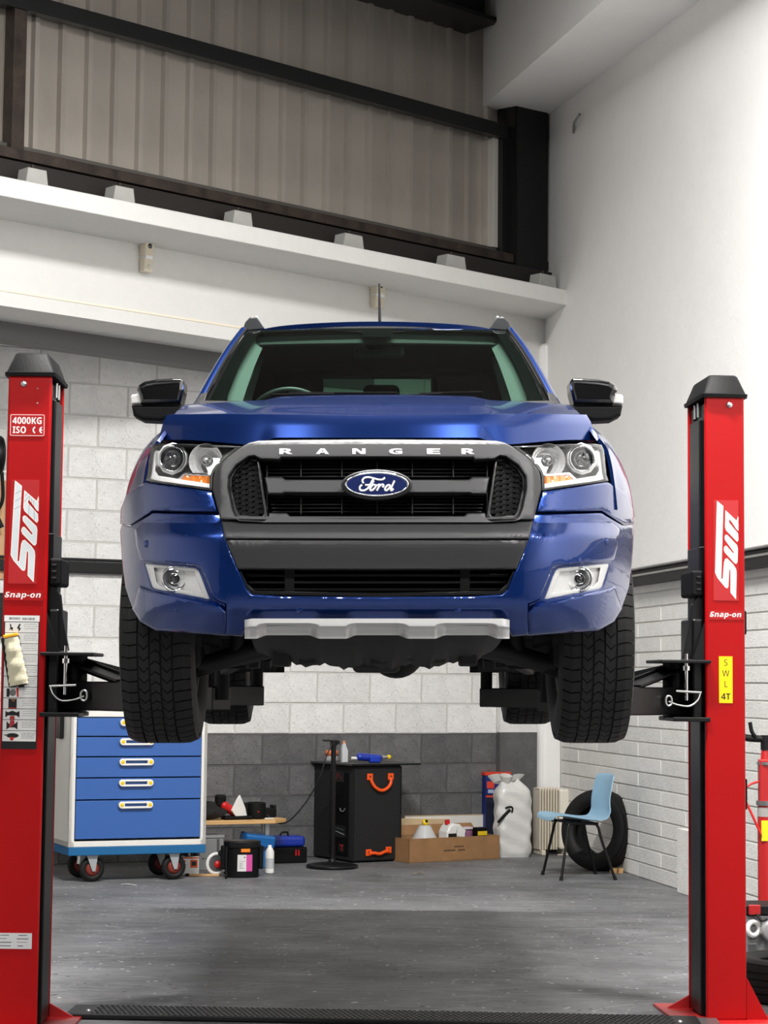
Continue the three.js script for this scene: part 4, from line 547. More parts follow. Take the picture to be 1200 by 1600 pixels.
{ const a = body('aerial', [T(lathe([[0, 0.035], [0.008, 0.033], [0.011, 0.02], [0.019, 0.004], [0.02, 0]], 16), 0.012, 1.757, -1.5)], M.black); body('whip', rod([0.012, 1.785, -1.5], [0.0095, 1.965, -1.52], 0.007, 0.004, 8), M.black, null, a); }
// mirrors
both((s) => {
  const z = -0.72, C = (u, v) => { const p = P(s * u, v, z); return [p.x, p.y]; };
  const cap = [[370, 622], [374, 612], [371, 604], [362, 598], [345, 595], [318, 593], [304, 593], [300, 598], [301, 612], [306, 632], [368, 633]], low = [[383, 634], [306, 634], [293, 632], [296, 642], [312, 652], [338, 658.5], [366, 657], [380, 650]];
  const m = body('mirror', T(extrude(cap.map((p) => C(...p)), 0.13, 0.022, [], 5), 0, 0, z - 0.1), M.blackGloss, 'gloss black door mirror');
  body('mirror_base', T(extrude(low.map((p) => C(...p)), 0.1, 0.014, [], 4), 0, 0, z - 0.09), M.blackSoft, null, m); body('indicator_lens', T(extrude([[384, 622], [382, 618], [376, 617], [369, 618], [366, 631], [383, 632]].map((p) => C(...p)), 0.08, 0.008, [], 3), 0, 0, z - 0.06), mk(0xe6e4df, 0.2), null, m); body('mirror_glass', T(extrude(cap.map((p) => C(lerp(p[0], 335, 0.12), lerp(p[1], 614, 0.12))), 0.004, 0.001), 0, 0, z - 0.105), M.chrome, null, m);
  body('mirror_arm', bar(P(s * 306, 646, z - 0.05).toArray(), [s * 0.74, 1.22, z - 0.12], 0.06, 0.05, 0.015), M.blackSoft, null, m);
});
// cabin
both((s) => {
  body('pillar_trim', solid(24, 5, (a, b) => { const t = lerp(0.0, 0.98, a), p = ws(s * lerp(0.95, lerp(0.80, 0.86, a), b), t, -0.03 - 0.035 * b); return p.toArray(); }, 0.012 * s), M.trimGrey, 'pale pillar trim inside the windscreen');
  const y0 = 1.46; body('grab_handle', tube([[s * 0.595, 1.4, -0.98], [s * 0.565, 1.41, -1.0], [s * 0.545, 1.45, -1.03], [s * 0.53, 1.5, -1.08], [s * 0.535, 1.53, -1.12], [s * 0.555, 1.54, -1.13]], 0.014, 32, 8), M.trimGrey);
  body('door_pillar_trim', bar([s * 0.68, 1.2, -1.64], [s * 0.555, 1.67, -1.66], 0.035, 0.1, 0.01), mk(0x6d746f, 0.8)); body('door_card', bx(Math.min(s * 0.72, s * 0.76), Math.max(s * 0.72, s * 0.76), 0.6, 1.235, -2.3, -0.7, 0.01), M.cabin);
  const seat = body('seat', [bx(s * 0.37 - 0.25, s * 0.37 + 0.25, 0.7, 0.85, -1.6, -1.1, 0.05, 3), T(bx(-0.25, 0.25, 0, 0.62, -0.07, 0.07, 0.06, 3), s * 0.37, 0.82, -1.58, 0.2 * -1)], M.cabin); body('headrest', bx(s * 0.37 - 0.13, s * 0.37 + 0.13, 1.43, 1.6, -1.75, -1.66, 0.04, 3), M.cabin, null, seat);
});
body('rear_seat', [bx(-0.68, 0.68, 0.7, 0.86, -2.15, -1.75, 0.05, 3), bx(-0.68, 0.68, 0.82, 1.42, -2.16, -2.05, 0.05, 3)], M.cabin); for (const [x, y] of [[-0.4, 1.56], [0.02, 1.6], [0.42, 1.56]]) body('rear_headrest', bx(x - 0.085, x + 0.085, 1.4, y, -2.13, -2.06, 0.03, 3), M.cabin);
body('cab_rear_wall', sheet([[-0.75, 0.5], [0.75, 0.5], [0.72, 1.25], [0.58, 1.71], [-0.58, 1.71], [-0.72, 1.25]], [[[-0.272, 1.3], [0.29, 1.3], [0.28, 1.66], [-0.265, 1.66]]], (u, v) => new V3(u, v, -2.2), { L: 0.15, b: 0.01, bm: 0.01, d: 0.1 }), M.cabin); body('rear_window', bx(-0.3, 0.3, 1.28, 1.68, -2.27, -2.265, 0), M.screen);
body('headliner', solid(20, 10, (a, b) => [lerp(0.56, -0.56, a), 1.69 + 0.03 * Math.sin(PI * b), lerp(-1.22, -2.2, b)], 0.01), mk(0x1c1d1c, 0.9)); body('header_trim', solid(20, 3, (a, b) => { const p = ws(lerp(0.92, -0.92, a), lerp(0.975, 0.9, b), -0.03 - 0.02 * b); return p.toArray(); }, 0.01), mk(0x2c302e, 0.9));  // a light grey headliner coloured dark, so the cabin roof looks unlit
body('dashboard', solid(30, 8, (a, b) => [lerp(0.7, -0.7, a), 1.255 - 0.09 * b * b, lerp(-0.55, -1.02, b) - 0.08 * Math.abs(lerp(1, -1, a)) ** 2], 0.03), M.cabin); body('bulkhead', bx(-0.72, 0.72, 0.5, 1.22, -0.62, -0.58, 0.01), M.cabin); body('cabin_floor', bx(-0.78, 0.78, 0.5, 0.55, -2.2, -0.6, 0.01), M.cabin);
{ const g = new THREE.TorusGeometry(0.185, 0.014, 10, 48); const w = body('steering_wheel', T(g, -0.36, 1.238, -1.02, 0.35), mk(0x1b1c1c, 0.5)); body('wheel_hub', T(new THREE.SphereGeometry(0.07, 16, 10).scale(1, 0.9, 0.4), -0.36, 1.238, -1.02, 0.35), M.cabin, null, w); body('wheel_spoke', bar([-0.53, 1.24, -1.02], [-0.19, 1.24, -1.02], 0.02, 0.035, 0.008), M.cabin, null, w); }
{ const m = body('rear_view_mirror', bx(-0.1, 0.115, 1.588, 1.64, -1.24, -1.2, 0.02, 3), mk(0x2a302d, 0.4)); body('sensor_pod', bx(-0.05, 0.06, 1.62, 1.69, -1.23, -1.17, 0.02, 3), M.cabin, null, m); }
// wipers and cowl
body('cowl', solid(40, 4, (a, b) => { const q = lerp(0.98, -0.98, a), p = ws(q, lerp(-0.1, 0.015, b), 0.002); return p.toArray(); }, 0.02), M.blackSoft);
for (const [x0, x1] of [[-0.42, 0.08], [0.1, 0.42]]) { const w = body('wiper', [bar(ws(x0 / 0.69, 0.06, 0.03).toArray(), ws((x0 + x1) / 1.38, 0.08, 0.026).toArray(), 0.012, 0.012, 0.003), bar(ws(x0 / 0.69 + 0.1, 0.08, 0.024).toArray(), ws(x1 / 0.69, 0.085, 0.024).toArray(), 0.008, 0.02, 0.002)], M.cabin); }
// underbody
body('undertray', solid(50, 14, (a, b) => { const u = lerp(198, -198, a), e = Math.pow(Math.abs(u) / 198, 4), v = lerp(985, 1042 - 26 * e + 3 * Math.sin(u * 0.09) + 2 * Math.sin(u * 0.31), b); return P(u * (1 - 0.06 * b * b), v, 0.74 - 0.38 * b * b - 0.05 * e).toArray(); }, 0.02), M.under, 'black undertray behind the skid plate');
for (let k = 0; k < 7; k++) { const u = -150 + k * 50 + rr(-8, 8), p = P(u, 1030, 0.42); body('tray_rib', bx(p.x - 0.03, p.x + 0.03, p.y - rr(0.0, 0.028), p.y + 0.05, p.z - 0.1, p.z + 0.05, 0.008), M.under); }
body('sump_guard', [bx(-0.085, 0.08, 0.25, 0.36, 0.0, 0.35, 0.02, 2), bx(-0.3, 0.3, 0.29, 0.4, -0.3, 0.2, 0.02, 2)], M.under); for (const [x, w] of [[-0.21, 0.07], [-0.02, 0.06], [0.2, 0.06]]) body('rust_bracket', bx(x - w / 2, x + w / 2, 0.283, 0.297, 0.18, 0.34, 0.003), mk(0x6b4a33, 0.7));
both((s) => {
  body('control_arm', [tube([[s * 0.3, 0.34, 0.05], [s * 0.44, 0.33, 0.03], [s * 0.58, 0.29, 0.0], [s * 0.64, 0.275, 0.0]], 0.035, 20, 10), tube([[s * 0.28, 0.36, -0.3], [s * 0.45, 0.32, -0.18], [s * 0.62, 0.28, -0.02]], 0.03, 20, 10), rod([s * 0.62, 0.24, 0], [s * 0.66, 0.36, 0], 0.03)], M.under); body('upper_arm', tube([[s * 0.4, 0.66, -0.05], [s * 0.52, 0.64, -0.02], [s * 0.64, 0.6, 0]], 0.02, 16, 8), M.under); body('coil_strut', [rod([s * 0.5, 0.32, 0.02], [s * 0.46, 0.75, 0.02], 0.03), tube(Array.from({ length: 41 }, (_, i) => { const t = i / 40, c = t * PI * 10; return [s * (lerp(0.497, 0.468, t) + 0.055 * Math.cos(c)), lerp(0.4, 0.7, t), 0.02 + 0.055 * Math.sin(c)]; }), 0.008, 160, 6)], M.under); body('drive_shaft', [rod([s * 0.25, 0.37, 0], [s * 0.64, 0.385, 0], 0.018), rod([s * 0.56, 0.383, 0], [s * 0.64, 0.385, 0], 0.045, 0.03)], M.under);
  body('chassis_rail', bar([s * 0.42, 0.5, 0.6], [s * 0.46, 0.45, -4.3], 0.09, 0.14, 0.01), M.under); body('body_mount', [bx(Math.min(s * 0.5, s * 0.56), Math.max(s * 0.5, s * 0.56), 0.27, 0.31, -0.75, -0.6, 0.006), bx(Math.min(s * 0.46, s * 0.53), Math.max(s * 0.46, s * 0.53), 0.27, 0.5, -0.7, -0.64, 0.006)], M.under); body('side_step', bar([s * 0.43, 0.34, -0.2], [s * 0.6, 0.27, -0.72], 0.04, 0.05, 0.006), M.under);
});
body('rear_axle', [rod([-0.7, 0.385, -3.22], [0.7, 0.385, -3.22], 0.045), T(new THREE.SphereGeometry(0.15, 20, 14), 0.1, 0.385, -3.22), bar([-0.55, 0.3, -2.6], [-0.55, 0.42, -3.9], 0.06, 0.04), bar([0.55, 0.3, -2.6], [0.55, 0.42, -3.9], 0.06, 0.04)], M.under); body('gearbox', [bx(-0.16, 0.16, 0.36, 0.62, -1.6, -0.3, 0.04, 2), rod([0.1, 0.45, -1.5], [0.1, 0.4, -3.2], 0.035), tube([[-0.22, 0.42, -0.6], [-0.25, 0.42, -2], [-0.3, 0.45, -3.4]], 0.035, 20, 8)], M.under);
body('engine_block', [bx(-0.35, 0.35, 0.45, 1.0, -0.5, 0.45, 0.05, 2), bx(-0.45, 0.45, 0.5, 0.95, 0.5, 0.56, 0.02)], M.under); body('load_bed', [bx(-0.8, 0.8, 0.66, 0.7, -4.38, -2.5, 0.01), bx(-0.82, 0.82, 0.66, 1.22, -2.52, -2.49, 0.01)], M.blackSoft); body('tailgate', bx(-0.8, 0.8, 0.62, 1.22, -4.43, -4.37, 0.02, 2), M.blue);
// wheels
function makeWheel(outward, x, z, R = 0.386, w = 0.262) {
  const g = new THREE.Group(); const h = w / 2, th = 0.098, grooveD = 0.009;
  const prof = [[0.222, -h * 0.78], [0.23, -h * 0.84], [0.26, -h * 0.94], [0.3, -h], [0.325, -h * 0.985], [0.35, -h * 0.93], [R - 0.02, -h * 0.86], [R - 0.014, -th - 0.006], [R - grooveD, -th], [R - grooveD + 0.001, 0], [R - grooveD, th], [R - 0.014, th + 0.006], [R - 0.02, h * 0.86], [0.35, h * 0.93], [0.325, h * 0.985], [0.3, h], [0.26, h * 0.94], [0.23, h * 0.84], [0.222, h * 0.78]];
  const spin = (q) => q.rotateZ(-PI / 2);
  const tyre = body('tyre', spin(lathe(prof, 72)), M.rubber, null, truck); tyre.position.set(x, R + TY - 1.5, z);
  const blocks = [], ribs = [[-th - 0.022, -0.062, 56, 0.5, 0.12], [-0.056, -0.022, 60, 0.72, 0.5], [-0.016, 0.016, 64, 0.93, -0.35], [0.022, 0.056, 60, 0.72, 0.5], [0.062, th + 0.022, 56, 0.5, -0.12]];
  ribs.forEach(([a, b, n, fill, skew], ri) => { for (let k = 0; k < n; k++) { const t0 = k / n * 2 * PI, dt = 2 * PI / n * 0.88, sk = skew * 2 * PI / n; const sec = [[a, 0], [(a + b) / 2, sk], [b, 0.2 * sk]]; const rad = (q) => R - (Math.abs(q) > th - 0.012 ? (Math.abs(q) - th + 0.012) * 0.42 : 0); const pos = [], idx = [];
    for (const [tt, e] of [[t0, 0], [t0 + dt / 2, 0.5], [t0 + dt, 1]]) for (const [q, dz] of sec) for (const drop of [0, 0.012]) { const r = rad(q) - drop, an = tt + dz; pos.push(q, r * Math.cos(an), r * Math.sin(an)); }
    const id = (i, j, d) => (i * 3 + j) * 2 + d; for (let i = 0; i < 2; i++) for (let j = 0; j < 2; j++) idx.push(id(i, j, 0), id(i + 1, j, 0), id(i + 1, j + 1, 0), id(i, j, 0), id(i + 1, j + 1, 0), id(i, j + 1, 0)); const q4 = (a, b, c, d) => idx.push(a, b, c, a, c, d);
    for (let i = 0; i < 2; i++) { q4(id(i, 0, 0), id(i, 0, 1), id(i + 1, 0, 1), id(i + 1, 0, 0)); q4(id(i, 2, 0), id(i + 1, 2, 0), id(i + 1, 2, 1), id(i, 2, 1)); } for (let j = 0; j < 2; j++) { q4(id(0, j, 0), id(0, j + 1, 0), id(0, j + 1, 1), id(0, j, 1)); q4(id(2, j, 0), id(2, j, 1), id(2, j + 1, 1), id(2, j + 1, 0)); }
    const bg = new THREE.BufferGeometry(); bg.setAttribute('position', new THREE.Float32BufferAttribute(pos, 3)); bg.setIndex(idx); const ng = bg.toNonIndexed(); ng.computeVertexNormals(); blocks.push(ng); } });
  const tr = body('tread', blocks, M.rubber, null, tyre); tr.userData.kind = 'stuff';
  const o = outward; body('rim', [spin(lathe([[0.205, -h * 0.74], [0.224, -h * 0.8], [0.228, -h * 0.76], [0.21, -h * 0.6], [0.2, 0], [0.21, h * 0.6], [0.228, h * 0.76], [0.224, h * 0.8], [0.205, h * 0.74], [0.19, 0], [0.205, -h * 0.74]], 48)), ...Array.from({ length: 6 }, (_, k) => { const a = k / 6 * 2 * PI; return bar([o * h * 0.62, 0.03 * Math.cos(a), 0.03 * Math.sin(a)], [o * h * 0.66, 0.206 * Math.cos(a), 0.206 * Math.sin(a)], 0.07, 0.03, 0.008); }), spin(lathe([[0, -0.02], [0.07, -0.02], [0.075, 0.02], [0, 0.022]], 24)).translate(o * h * 0.62, 0, 0)], M.steel, null, tyre);
  body('brake_disc', spin(lathe([[0.05, -0.014], [0.15, -0.014], [0.15, 0.014], [0.05, 0.014]], 40)).translate(-o * 0.02, 0, 0), M.under, null, tyre); body('hub_carrier', [rod([-o * 0.13, 0, 0], [o * 0.08, 0, 0], 0.06), bx(-o * 0.1 - 0.03, -o * 0.1 + 0.03, -0.12, 0.17, -0.05, 0.05, 0.02, 2)], M.under, null, tyre); return tyre;
}
both((s) => { makeWheel(s, s * 0.757, 0); makeWheel(s, s * 0.775, -3.22); });
// ---------- things along the back wall ----------
const spot = (px, py) => { const p = onFloor(px, py); return [p.x, 0, p.z]; };
M.cardboard = mk(0xffffff, 0.85, 0, { map: rep(tint([150, 112, 74], 0.1, N3, N1), 1.6), bumpMap: rep(bumpFine, 3), bumpScale: 0.001 });
M.ply = mk(0xffffff, 0.6, 0, { map: canvasTex(256, 256, (x, w, h) => { x.fillStyle = '#d9ac72'; x.fillRect(0, 0, w, h); for (let i = 0; i < 140; i++) { x.strokeStyle = `rgba(${rnd() < 0.5 ? '150,104,58' : '240,205,150'},${rr(0.08, 0.3)})`; x.lineWidth = rr(0.5, 3); const y = rnd() * h; x.beginPath(); x.moveTo(0, y); x.bezierCurveTo(80, y + rr(-6, 6), 170, y + rr(-6, 6), w, y + rr(-3, 3)); x.stroke(); } }, true) });
M.pine = mk(0xffffff, 0.65, 0, { map: rep(tint([206, 180, 142], 0.12, N1, N3), 1) }); M.whitePaint = mk(0xe4e2dc, 0.4, 0.05); M.drawerBlue = phys(0x2f5ea6, 0.42, 0.05, { clearcoat: 0.3, clearcoatRoughness: 0.3 }); M.baseBlue = mk(0x0d5f93, 0.45); M.blackCloth = mk(0x121213, 0.8, 0, { bumpMap: rep(bumpRough, 5), bumpScale: 0.003 });
M.clear = phys(0xffffff, 0.12, 0, { transmission: 0.75, ior: 1.4, thickness: 0 }); M.whitePlastic = mk(0xe9e8e5, 0.4); M.orange = mk(0xf0540f, 0.5); M.redPlastic = mk(0xc8181a, 0.4); M.cream = mk(0xddd4c2, 0.5); M.yellow = mk(0xe8c51a, 0.45);
{ // tool chest on castors
  const o = thing('tool_chest', 'white tool chest with five blue drawers on large castors', 'tool chest', spot(126, 1380), 0.40); const W0 = 1.06, Dp = 0.5, y0 = 0.262, y1 = 1.262, fx = (a) => a - 0.1;
  mesh('body', [bx(fx(0), fx(0.028), y0, y1, -Dp, 0, 0.004), bx(fx(W0 - 0.028), fx(W0), y0, y1, -Dp, 0, 0.004), bx(fx(0), fx(W0), y1 - 0.045, y1, -Dp, 0, 0.004), bx(fx(0), fx(W0), y0, y0 + 0.042, -Dp, 0, 0.004), bx(fx(0.01), fx(W0 - 0.01), y0, y1, -Dp, -Dp + 0.01, 0), bx(fx(0), fx(0.045), y0, y1, -0.03, 0, 0.004), bx(fx(W0 - 0.045), fx(W0), y0, y1, -0.03, 0, 0.004)], M.whitePaint, o);
  let y = y1 - 0.05; for (const h of [0.142, 0.15, 0.155, 0.162, 0.29]) { const d = mesh('drawer', join([bx(fx(0.049), fx(W0 - 0.049), y - h + 0.007, y - 0.002, -0.03, 0.004, 0.003, 2), bx(fx(0.06), fx(W0 - 0.06), y - h + 0.012, y - 0.012, -0.44, -0.028, 0)]), M.drawerBlue, o); const cy = y - 0.036, cx = fx(0.50), hw2 = 0.132;
    const hd = mesh('handle', extrude(Array.from({ length: 32 }, (_, i) => { const a = i / 32 * 2 * PI, c = Math.cos(a), s = Math.sin(a); return [cx + Math.sign(c) * (hw2 - 0.026) + 0.026 * c, cy + 0.026 * s]; }), 0.02, 0.004, [[[cx - 0.085, cy - 0.011], [cx + 0.085, cy - 0.011], [cx + 0.085, cy + 0.011], [cx - 0.085, cy + 0.011]]]), M.whitePlastic, d); hd.position.z = 0.012; for (const s of [-1, 1]) mesh('handle_stand', bx(cx + s * 0.108 - 0.012, cx + s * 0.108 + 0.012, cy - 0.012, cy + 0.012, 0.004, 0.016, 0.002), M.whitePlastic, d); for (const s of [-1, 1]) mesh('handle_cap', T(lathe([[0, 0.006], [0.014, 0.005], [0.02, 0]], 18), cx + s * (hw2 - 0.024), cy, 0.032, PI / 2), M.yellow, d); y -= h; }
  mesh('base_frame', bx(fx(0.002), fx(W0 - 0.002), 0.2, y0, -Dp, 0.004, 0.005), M.baseBlue, o); mesh('top_tray', [bx(fx(0), fx(W0), y1, y1 + 0.012, -Dp, 0, 0.004), bx(fx(0), fx(W0), y1, y1 + 0.04, -Dp, -Dp + 0.015, 0.004)], M.baseBlue, o);
  mesh('side_handle', bx(fx(-0.03), fx(0), 1.05, 1.22, -0.35, -0.2, 0.008), M.black, o); mesh('tray_post', rod([fx(0.05), y1, -0.12], [fx(0.05), y1 + 0.13, -0.12], 0.018), M.whitePlastic, o);
  for (const [x, z] of [[0.2, -0.07], [0.83, -0.07], [0.2, -0.42], [0.83, -0.42]]) { const c = mesh('castor', T(new THREE.TorusGeometry(0.068, 0.027, 12, 36), fx(x), 0.095, z, 0, 0.0), M.rubber, o); mesh('hub', T(lathe([[0, -0.02], [0.05, -0.022], [0.052, 0.02], [0.03, 0.024], [0, 0.026]], 28), fx(x), 0.095, z, PI / 2), mk(0x7a2a20, 0.5), c); mesh('fork', [T(extrude([[-0.05, 0.105], [0.035, 0.105], [0.018, -0.015], [-0.005, -0.015]], 0.006, 0.001), fx(x), 0.095, z + 0.034), T(extrude([[-0.05, 0.105], [0.035, 0.105], [0.018, -0.015], [-0.005, -0.015]], 0.006, 0.001), fx(x), 0.095, z - 0.04), bx(fx(x) - 0.05, fx(x) + 0.04, 0.19, 0.202, z - 0.04, z + 0.04, 0.002)], mk(0xa9adb0, 0.4, 0.3), c); }
  mesh('brake_pedal', rod([fx(0.09), 0.2, -0.02], [fx(0.085), 0.14, -0.02], 0.012), M.zinc, o);
}
{ // low wooden table with oddments
  const b = spot(388, 1356), o = thing('low_table', 'low plywood table with tools on it between the chest and the black case', 'table', b, 0.43); const ty = 0.36;
  mesh('table_top', T(extrude([[-0.55, -0.12], [0.18, -0.12], [0.33, 0.02], [0.3, 0.32], [-0.55, 0.32]], 0.022, 0.004), 0, ty, 0, -PI / 2), M.ply, o); for (const [x, z] of [[-0.5, 0.08], [0.16, -0.02], [-0.5, -0.28], [0.24, -0.28]]) mesh('leg', bx(x - 0.018, x + 0.018, 0, ty, z - 0.018, z + 0.018, 0.004), M.whitePaint, o);
  const on = (name, label, cat, x, z) => { const v = new V3(x, ty + 0.026, z).applyAxisAngle(new V3(0, 1, 0), 0.43); return thing(name, label, cat, [b[0] + v.x, v.y, b[2] + v.z], 0.43); };
  { const t = on('crumpled_bag', 'crumpled black bag on the left of the low plywood table', 'bag', -0.36, -0.05); mesh('cloth', solid(28, 12, (a, c) => { const t2 = a * 2 * PI, r = 0.13 * Math.sin(PI * c) * (1 + 0.2 * Math.sin(3 * t2) + 0.12 * Math.sin(7 * t2 + c * 9)); return [1.2 * r * Math.cos(t2), 0.13 * (1 - Math.cos(PI * c)) / 2 * (1 + 0.15 * Math.sin(4 * t2)), 0.8 * r * Math.sin(t2)]; }, 0.002), M.blackCloth, t); }
  { const t = on('power_tool', 'red and black hand tool with an upright white fin on the low plywood table', 'power tool', -0.1, -0.02); mesh('body', T(new THREE.CapsuleGeometry(0.035, 0.16, 6, 16), -0.05, 0.075, 0, 0, 0.3, 1.05), M.redPlastic, t); mesh('head', bx(-0.18, -0.1, 0.1, 0.2, -0.04, 0.04, 0.02, 2), M.blackSoft, t); mesh('fin', T(extrude([[0, 0], [0.1, 0], [0.075, 0.09], [0.02, 0.19], [-0.005, 0.16], [-0.06, 0.07]], 0.012, 0.004), -0.01, 0.005, 0.03, 0, 0.3), M.whitePlastic, t); mesh('base', bx(-0.12, 0.12, 0.0, 0.03, -0.05, 0.06, 0.012, 2), M.blackSoft, t); }
  { const t = on('charger', 'black round charger with a red light on the low plywood table', 'charger', 0.08, -0.06); mesh('housing', T(lathe([[0, 0], [0.08, 0], [0.084, 0.015], [0.08, 0.125], [0.07, 0.132], [0.06, 0.12], [0, 0.118]], 28), 0, 0, 0), M.blackSoft, t); mesh('light', T(new THREE.SphereGeometry(0.007, 10, 8), -0.01, 0.06, 0.083), M.redPlastic, t); mesh('cradle', bx(-0.13, -0.07, 0.03, 0.13, -0.03, 0.03, 0.01), M.blackSoft, t); }
  { const t = on('tool_battery', 'flat black battery pack at the back of the low plywood table', 'battery', 0.2, -0.2); mesh('pack', bx(-0.08, 0.1, 0, 0.075, -0.05, 0.05, 0.012, 2), M.blackSoft, t); mesh('clip', bx(0.07, 0.1, 0.07, 0.1, -0.04, 0.04, 0.006), M.black, t); }
  { const t = on('note_pad', 'small white pad on the right of the low plywood table', 'pad', 0.17, -0.03); mesh('sheets', bx(-0.045, 0.05, 0, 0.008, -0.03, 0.03, 0.001), M.whitePlastic, t); mesh('cover', bx(-0.045, 0.05, 0.0085, 0.0095, 0.005, 0.03, 0), mk(0x4a6a86, 0.5), t); }
}
const boxLabel = (draw, w = 256, h = 256) => decal(canvasTex(w, h, draw), 0.5);
{ const o = thing('parts_carton', 'small white carton with orange print beside the tool chest castor', 'carton', spot(294, 1367), 0.3); mesh('carton', bx(-0.085, 0.085, 0, 0.14, -0.1, 0, 0.004), M.whitePlastic, o); mesh('print', flat(0.165, 0.13, null, 0, 0.07, 0.0015), boxLabel((x, w, h) => { x.fillStyle = '#e6e4e0'; x.fillRect(0, 0, w, h); x.fillStyle = '#e0602c'; x.fillRect(0, 0, w, 22); x.fillRect(150, 40, 90, 120); x.fillStyle = '#1c1a18'; x.fillRect(166, 64, 58, 66); x.fillStyle = '#d23b28'; for (const q of [30, 80]) { x.beginPath(); x.arc(q, 60, 13, 0, 7); x.fill(); } x.fillStyle = '#777'; for (let i = 0; i < 6; i++) x.fillRect(24, 110 + i * 18, rr(40, 100), 6); }), o);
  const g = thing('black_bag', 'black printed plastic bag slumped on the small white carton', 'bag', [o.position.x, 0.142, o.position.z], 0.3); mesh('film', solid(24, 10, (a, c) => { const t = a * 2 * PI, r = lerp(0.095, 0.02, c * c) * (1 + 0.08 * Math.sin(5 * t)); return [r * Math.cos(t) * 0.95, 0.1 * c, -0.05 + r * 0.6 * Math.sin(t)]; }, 0.002), M.blackGloss, g); mesh('print', bx(-0.03, 0.04, 0.028, 0.034, 0.004, 0.0065, 0.001), M.whitePlastic, g); }
{ const o = thing('metal_box', 'tall grey metal box under the low plywood table', 'box', spot(331, 1360), 0.5); mesh('body', bx(-0.11, 0.1, 0, 0.25, -0.16, 0, 0.008, 2), mk(0x8f9090, 0.45, 0.4), o); mesh('lid', bx(-0.115, 0.105, 0.25, 0.275, -0.165, 0.005, 0.006, 2), mk(0x9a9b9b, 0.4, 0.4), o); mesh('lettering', [0, 1, 2, 3].map((k) => bx(-0.085 + k * 0.03, -0.07 + k * 0.03, 0.09, 0.098, 0, 0.0015, 0)), M.black, o).userData.kind = 'stuff'; mesh('corner_strip', bx(0.04, 0.06, 0.01, 0.245, 0, 0.006, 0.002), mk(0x5e5f60, 0.4, 0.5), o); }
{ const o = thing('circular_saw', 'red and white circular saw leaning by the grey metal box', 'saw', spot(338, 1368), 0.4); mesh('guard', T(new THREE.TorusGeometry(0.075, 0.014, 10, 32, PI * 1.15), 0, 0.09, 0, 0, 0, 1.5), M.whitePlastic, o); mesh('disc', T(lathe([[0, -0.003], [0.065, -0.002], [0.065, 0.002], [0, 0.003]], 32), 0.0, 0.09, 0, PI / 2), M.steel, o); mesh('hub', T(lathe([[0, 0.02], [0.025, 0.016], [0.03, 0]], 20), 0.01, 0.085, 0, PI / 2), M.redPlastic, o); mesh('handle', tube([[0.02, 0.16, 0], [0.06, 0.19, 0], [0.08, 0.12, 0], [0.085, 0.03, 0], [0.07, 0.01, 0]], 0.018, 24, 10), M.blackSoft, o); mesh('grip', T(new THREE.CapsuleGeometry(0.018, 0.06, 6, 12), 0.09, 0.1, 0.01, 0, 0, 0.1), M.redPlastic, o); }
{ const o = thing('floor_batten', 'short pale wooden batten lying on the floor in front of the grey metal box', 'batten', spot(322, 1369), 0.1); mesh('wood', bx(-0.13, 0.1, 0, 0.016, -0.02, 0.01, 0.003), M.ply, o); mesh('end_cap', bx(-0.16, -0.128, 0, 0.02, -0.022, 0.012, 0.005), M.black, o); }
{ const o = thing('lidded_canister', 'black lidded canister with a pink and white label', 'canister', spot(380, 1372), 0.2); const el = (r, z) => Array.from({ length: 40 }, (_, i) => [r * Math.cos(i / 40 * 2 * PI), z * Math.sin(i / 40 * 2 * PI)]);
  mesh('body', T(extrude(el(0.13, 0.085), 0.235, 0.012, [], 3), 0, 0.0, -0.085, -PI / 2), M.blackSoft, o); mesh('lid', T(extrude(el(0.142, 0.095), 0.035, 0.012, [], 3), 0, 0.232, -0.085, -PI / 2), M.blackSatin, o); for (const s of [-1, 1]) mesh('clasp', bx(s * 0.145 - 0.018, s * 0.145 + 0.018, 0.06, 0.24, -0.11, -0.06, 0.012, 2), M.blackSoft, o);
  const lab = (n, w, h, y, tex, c) => mesh(n, grid(16, 1, (a, b) => { const x = lerp(-w / 2, w / 2, a) + c, z = -0.085 + 0.0868 * Math.sqrt(1 - (x / 0.1318) ** 2); return [x, y + b * h, z]; }), tex, o);
  lab('care_label', 0.115, 0.125, 0.05, boxLabel((x, w, h) => { x.fillStyle = '#d9d8d6'; x.fillRect(0, 0, w, h); x.fillStyle = '#d14f9b'; x.fillRect(150, 0, 106, h); x.fillStyle = '#555'; x.fillRect(20, 100, 118, 5); for (let i = 0; i < 4; i++) x.fillRect(30, 130 + i * 24, rr(40, 95), 7); x.beginPath(); x.arc(120, 40, 12, 0, 7); x.fill(); }), 0.012); lab('warning_label', 0.075, 0.062, 0.192, boxLabel((x, w, h) => { x.fillStyle = '#7a1010'; x.fillRect(0, 0, w, h); x.fillStyle = '#f08a1c'; x.fillRect(10, 120, 236, 120); x.fillStyle = '#e8402e'; x.fillRect(10, 10, 236, 60); x.fillStyle = '#fff'; x.fillRect(30, 30, 190, 20); }), 0.016); mesh('strap', tube([[-0.13, 0.24, 0.0], [-0.135, 0.12, 0.012], [-0.13, 0.02, 0.02], [-0.14, 0.004, 0.06]], 0.008, 20, 6), M.black, o); }
{ const o = thing('spray_bottle', 'tall white bottle beside the black canister', 'bottle', spot(421, 1365), 0.2); mesh('bottle', T(lathe([[0, 0], [0.032, 0], [0.035, 0.01], [0.035, 0.17], [0.02, 0.2], [0.014, 0.205], [0.014, 0.22], [0, 0.22]], 24), 0, 0, 0), M.whitePlastic, o); mesh('label', T(new THREE.CylinderGeometry(0.0355, 0.0355, 0.08, 24, 1, true), 0, 0.08, 0), mk(0xb9bcc0, 0.5), o); }
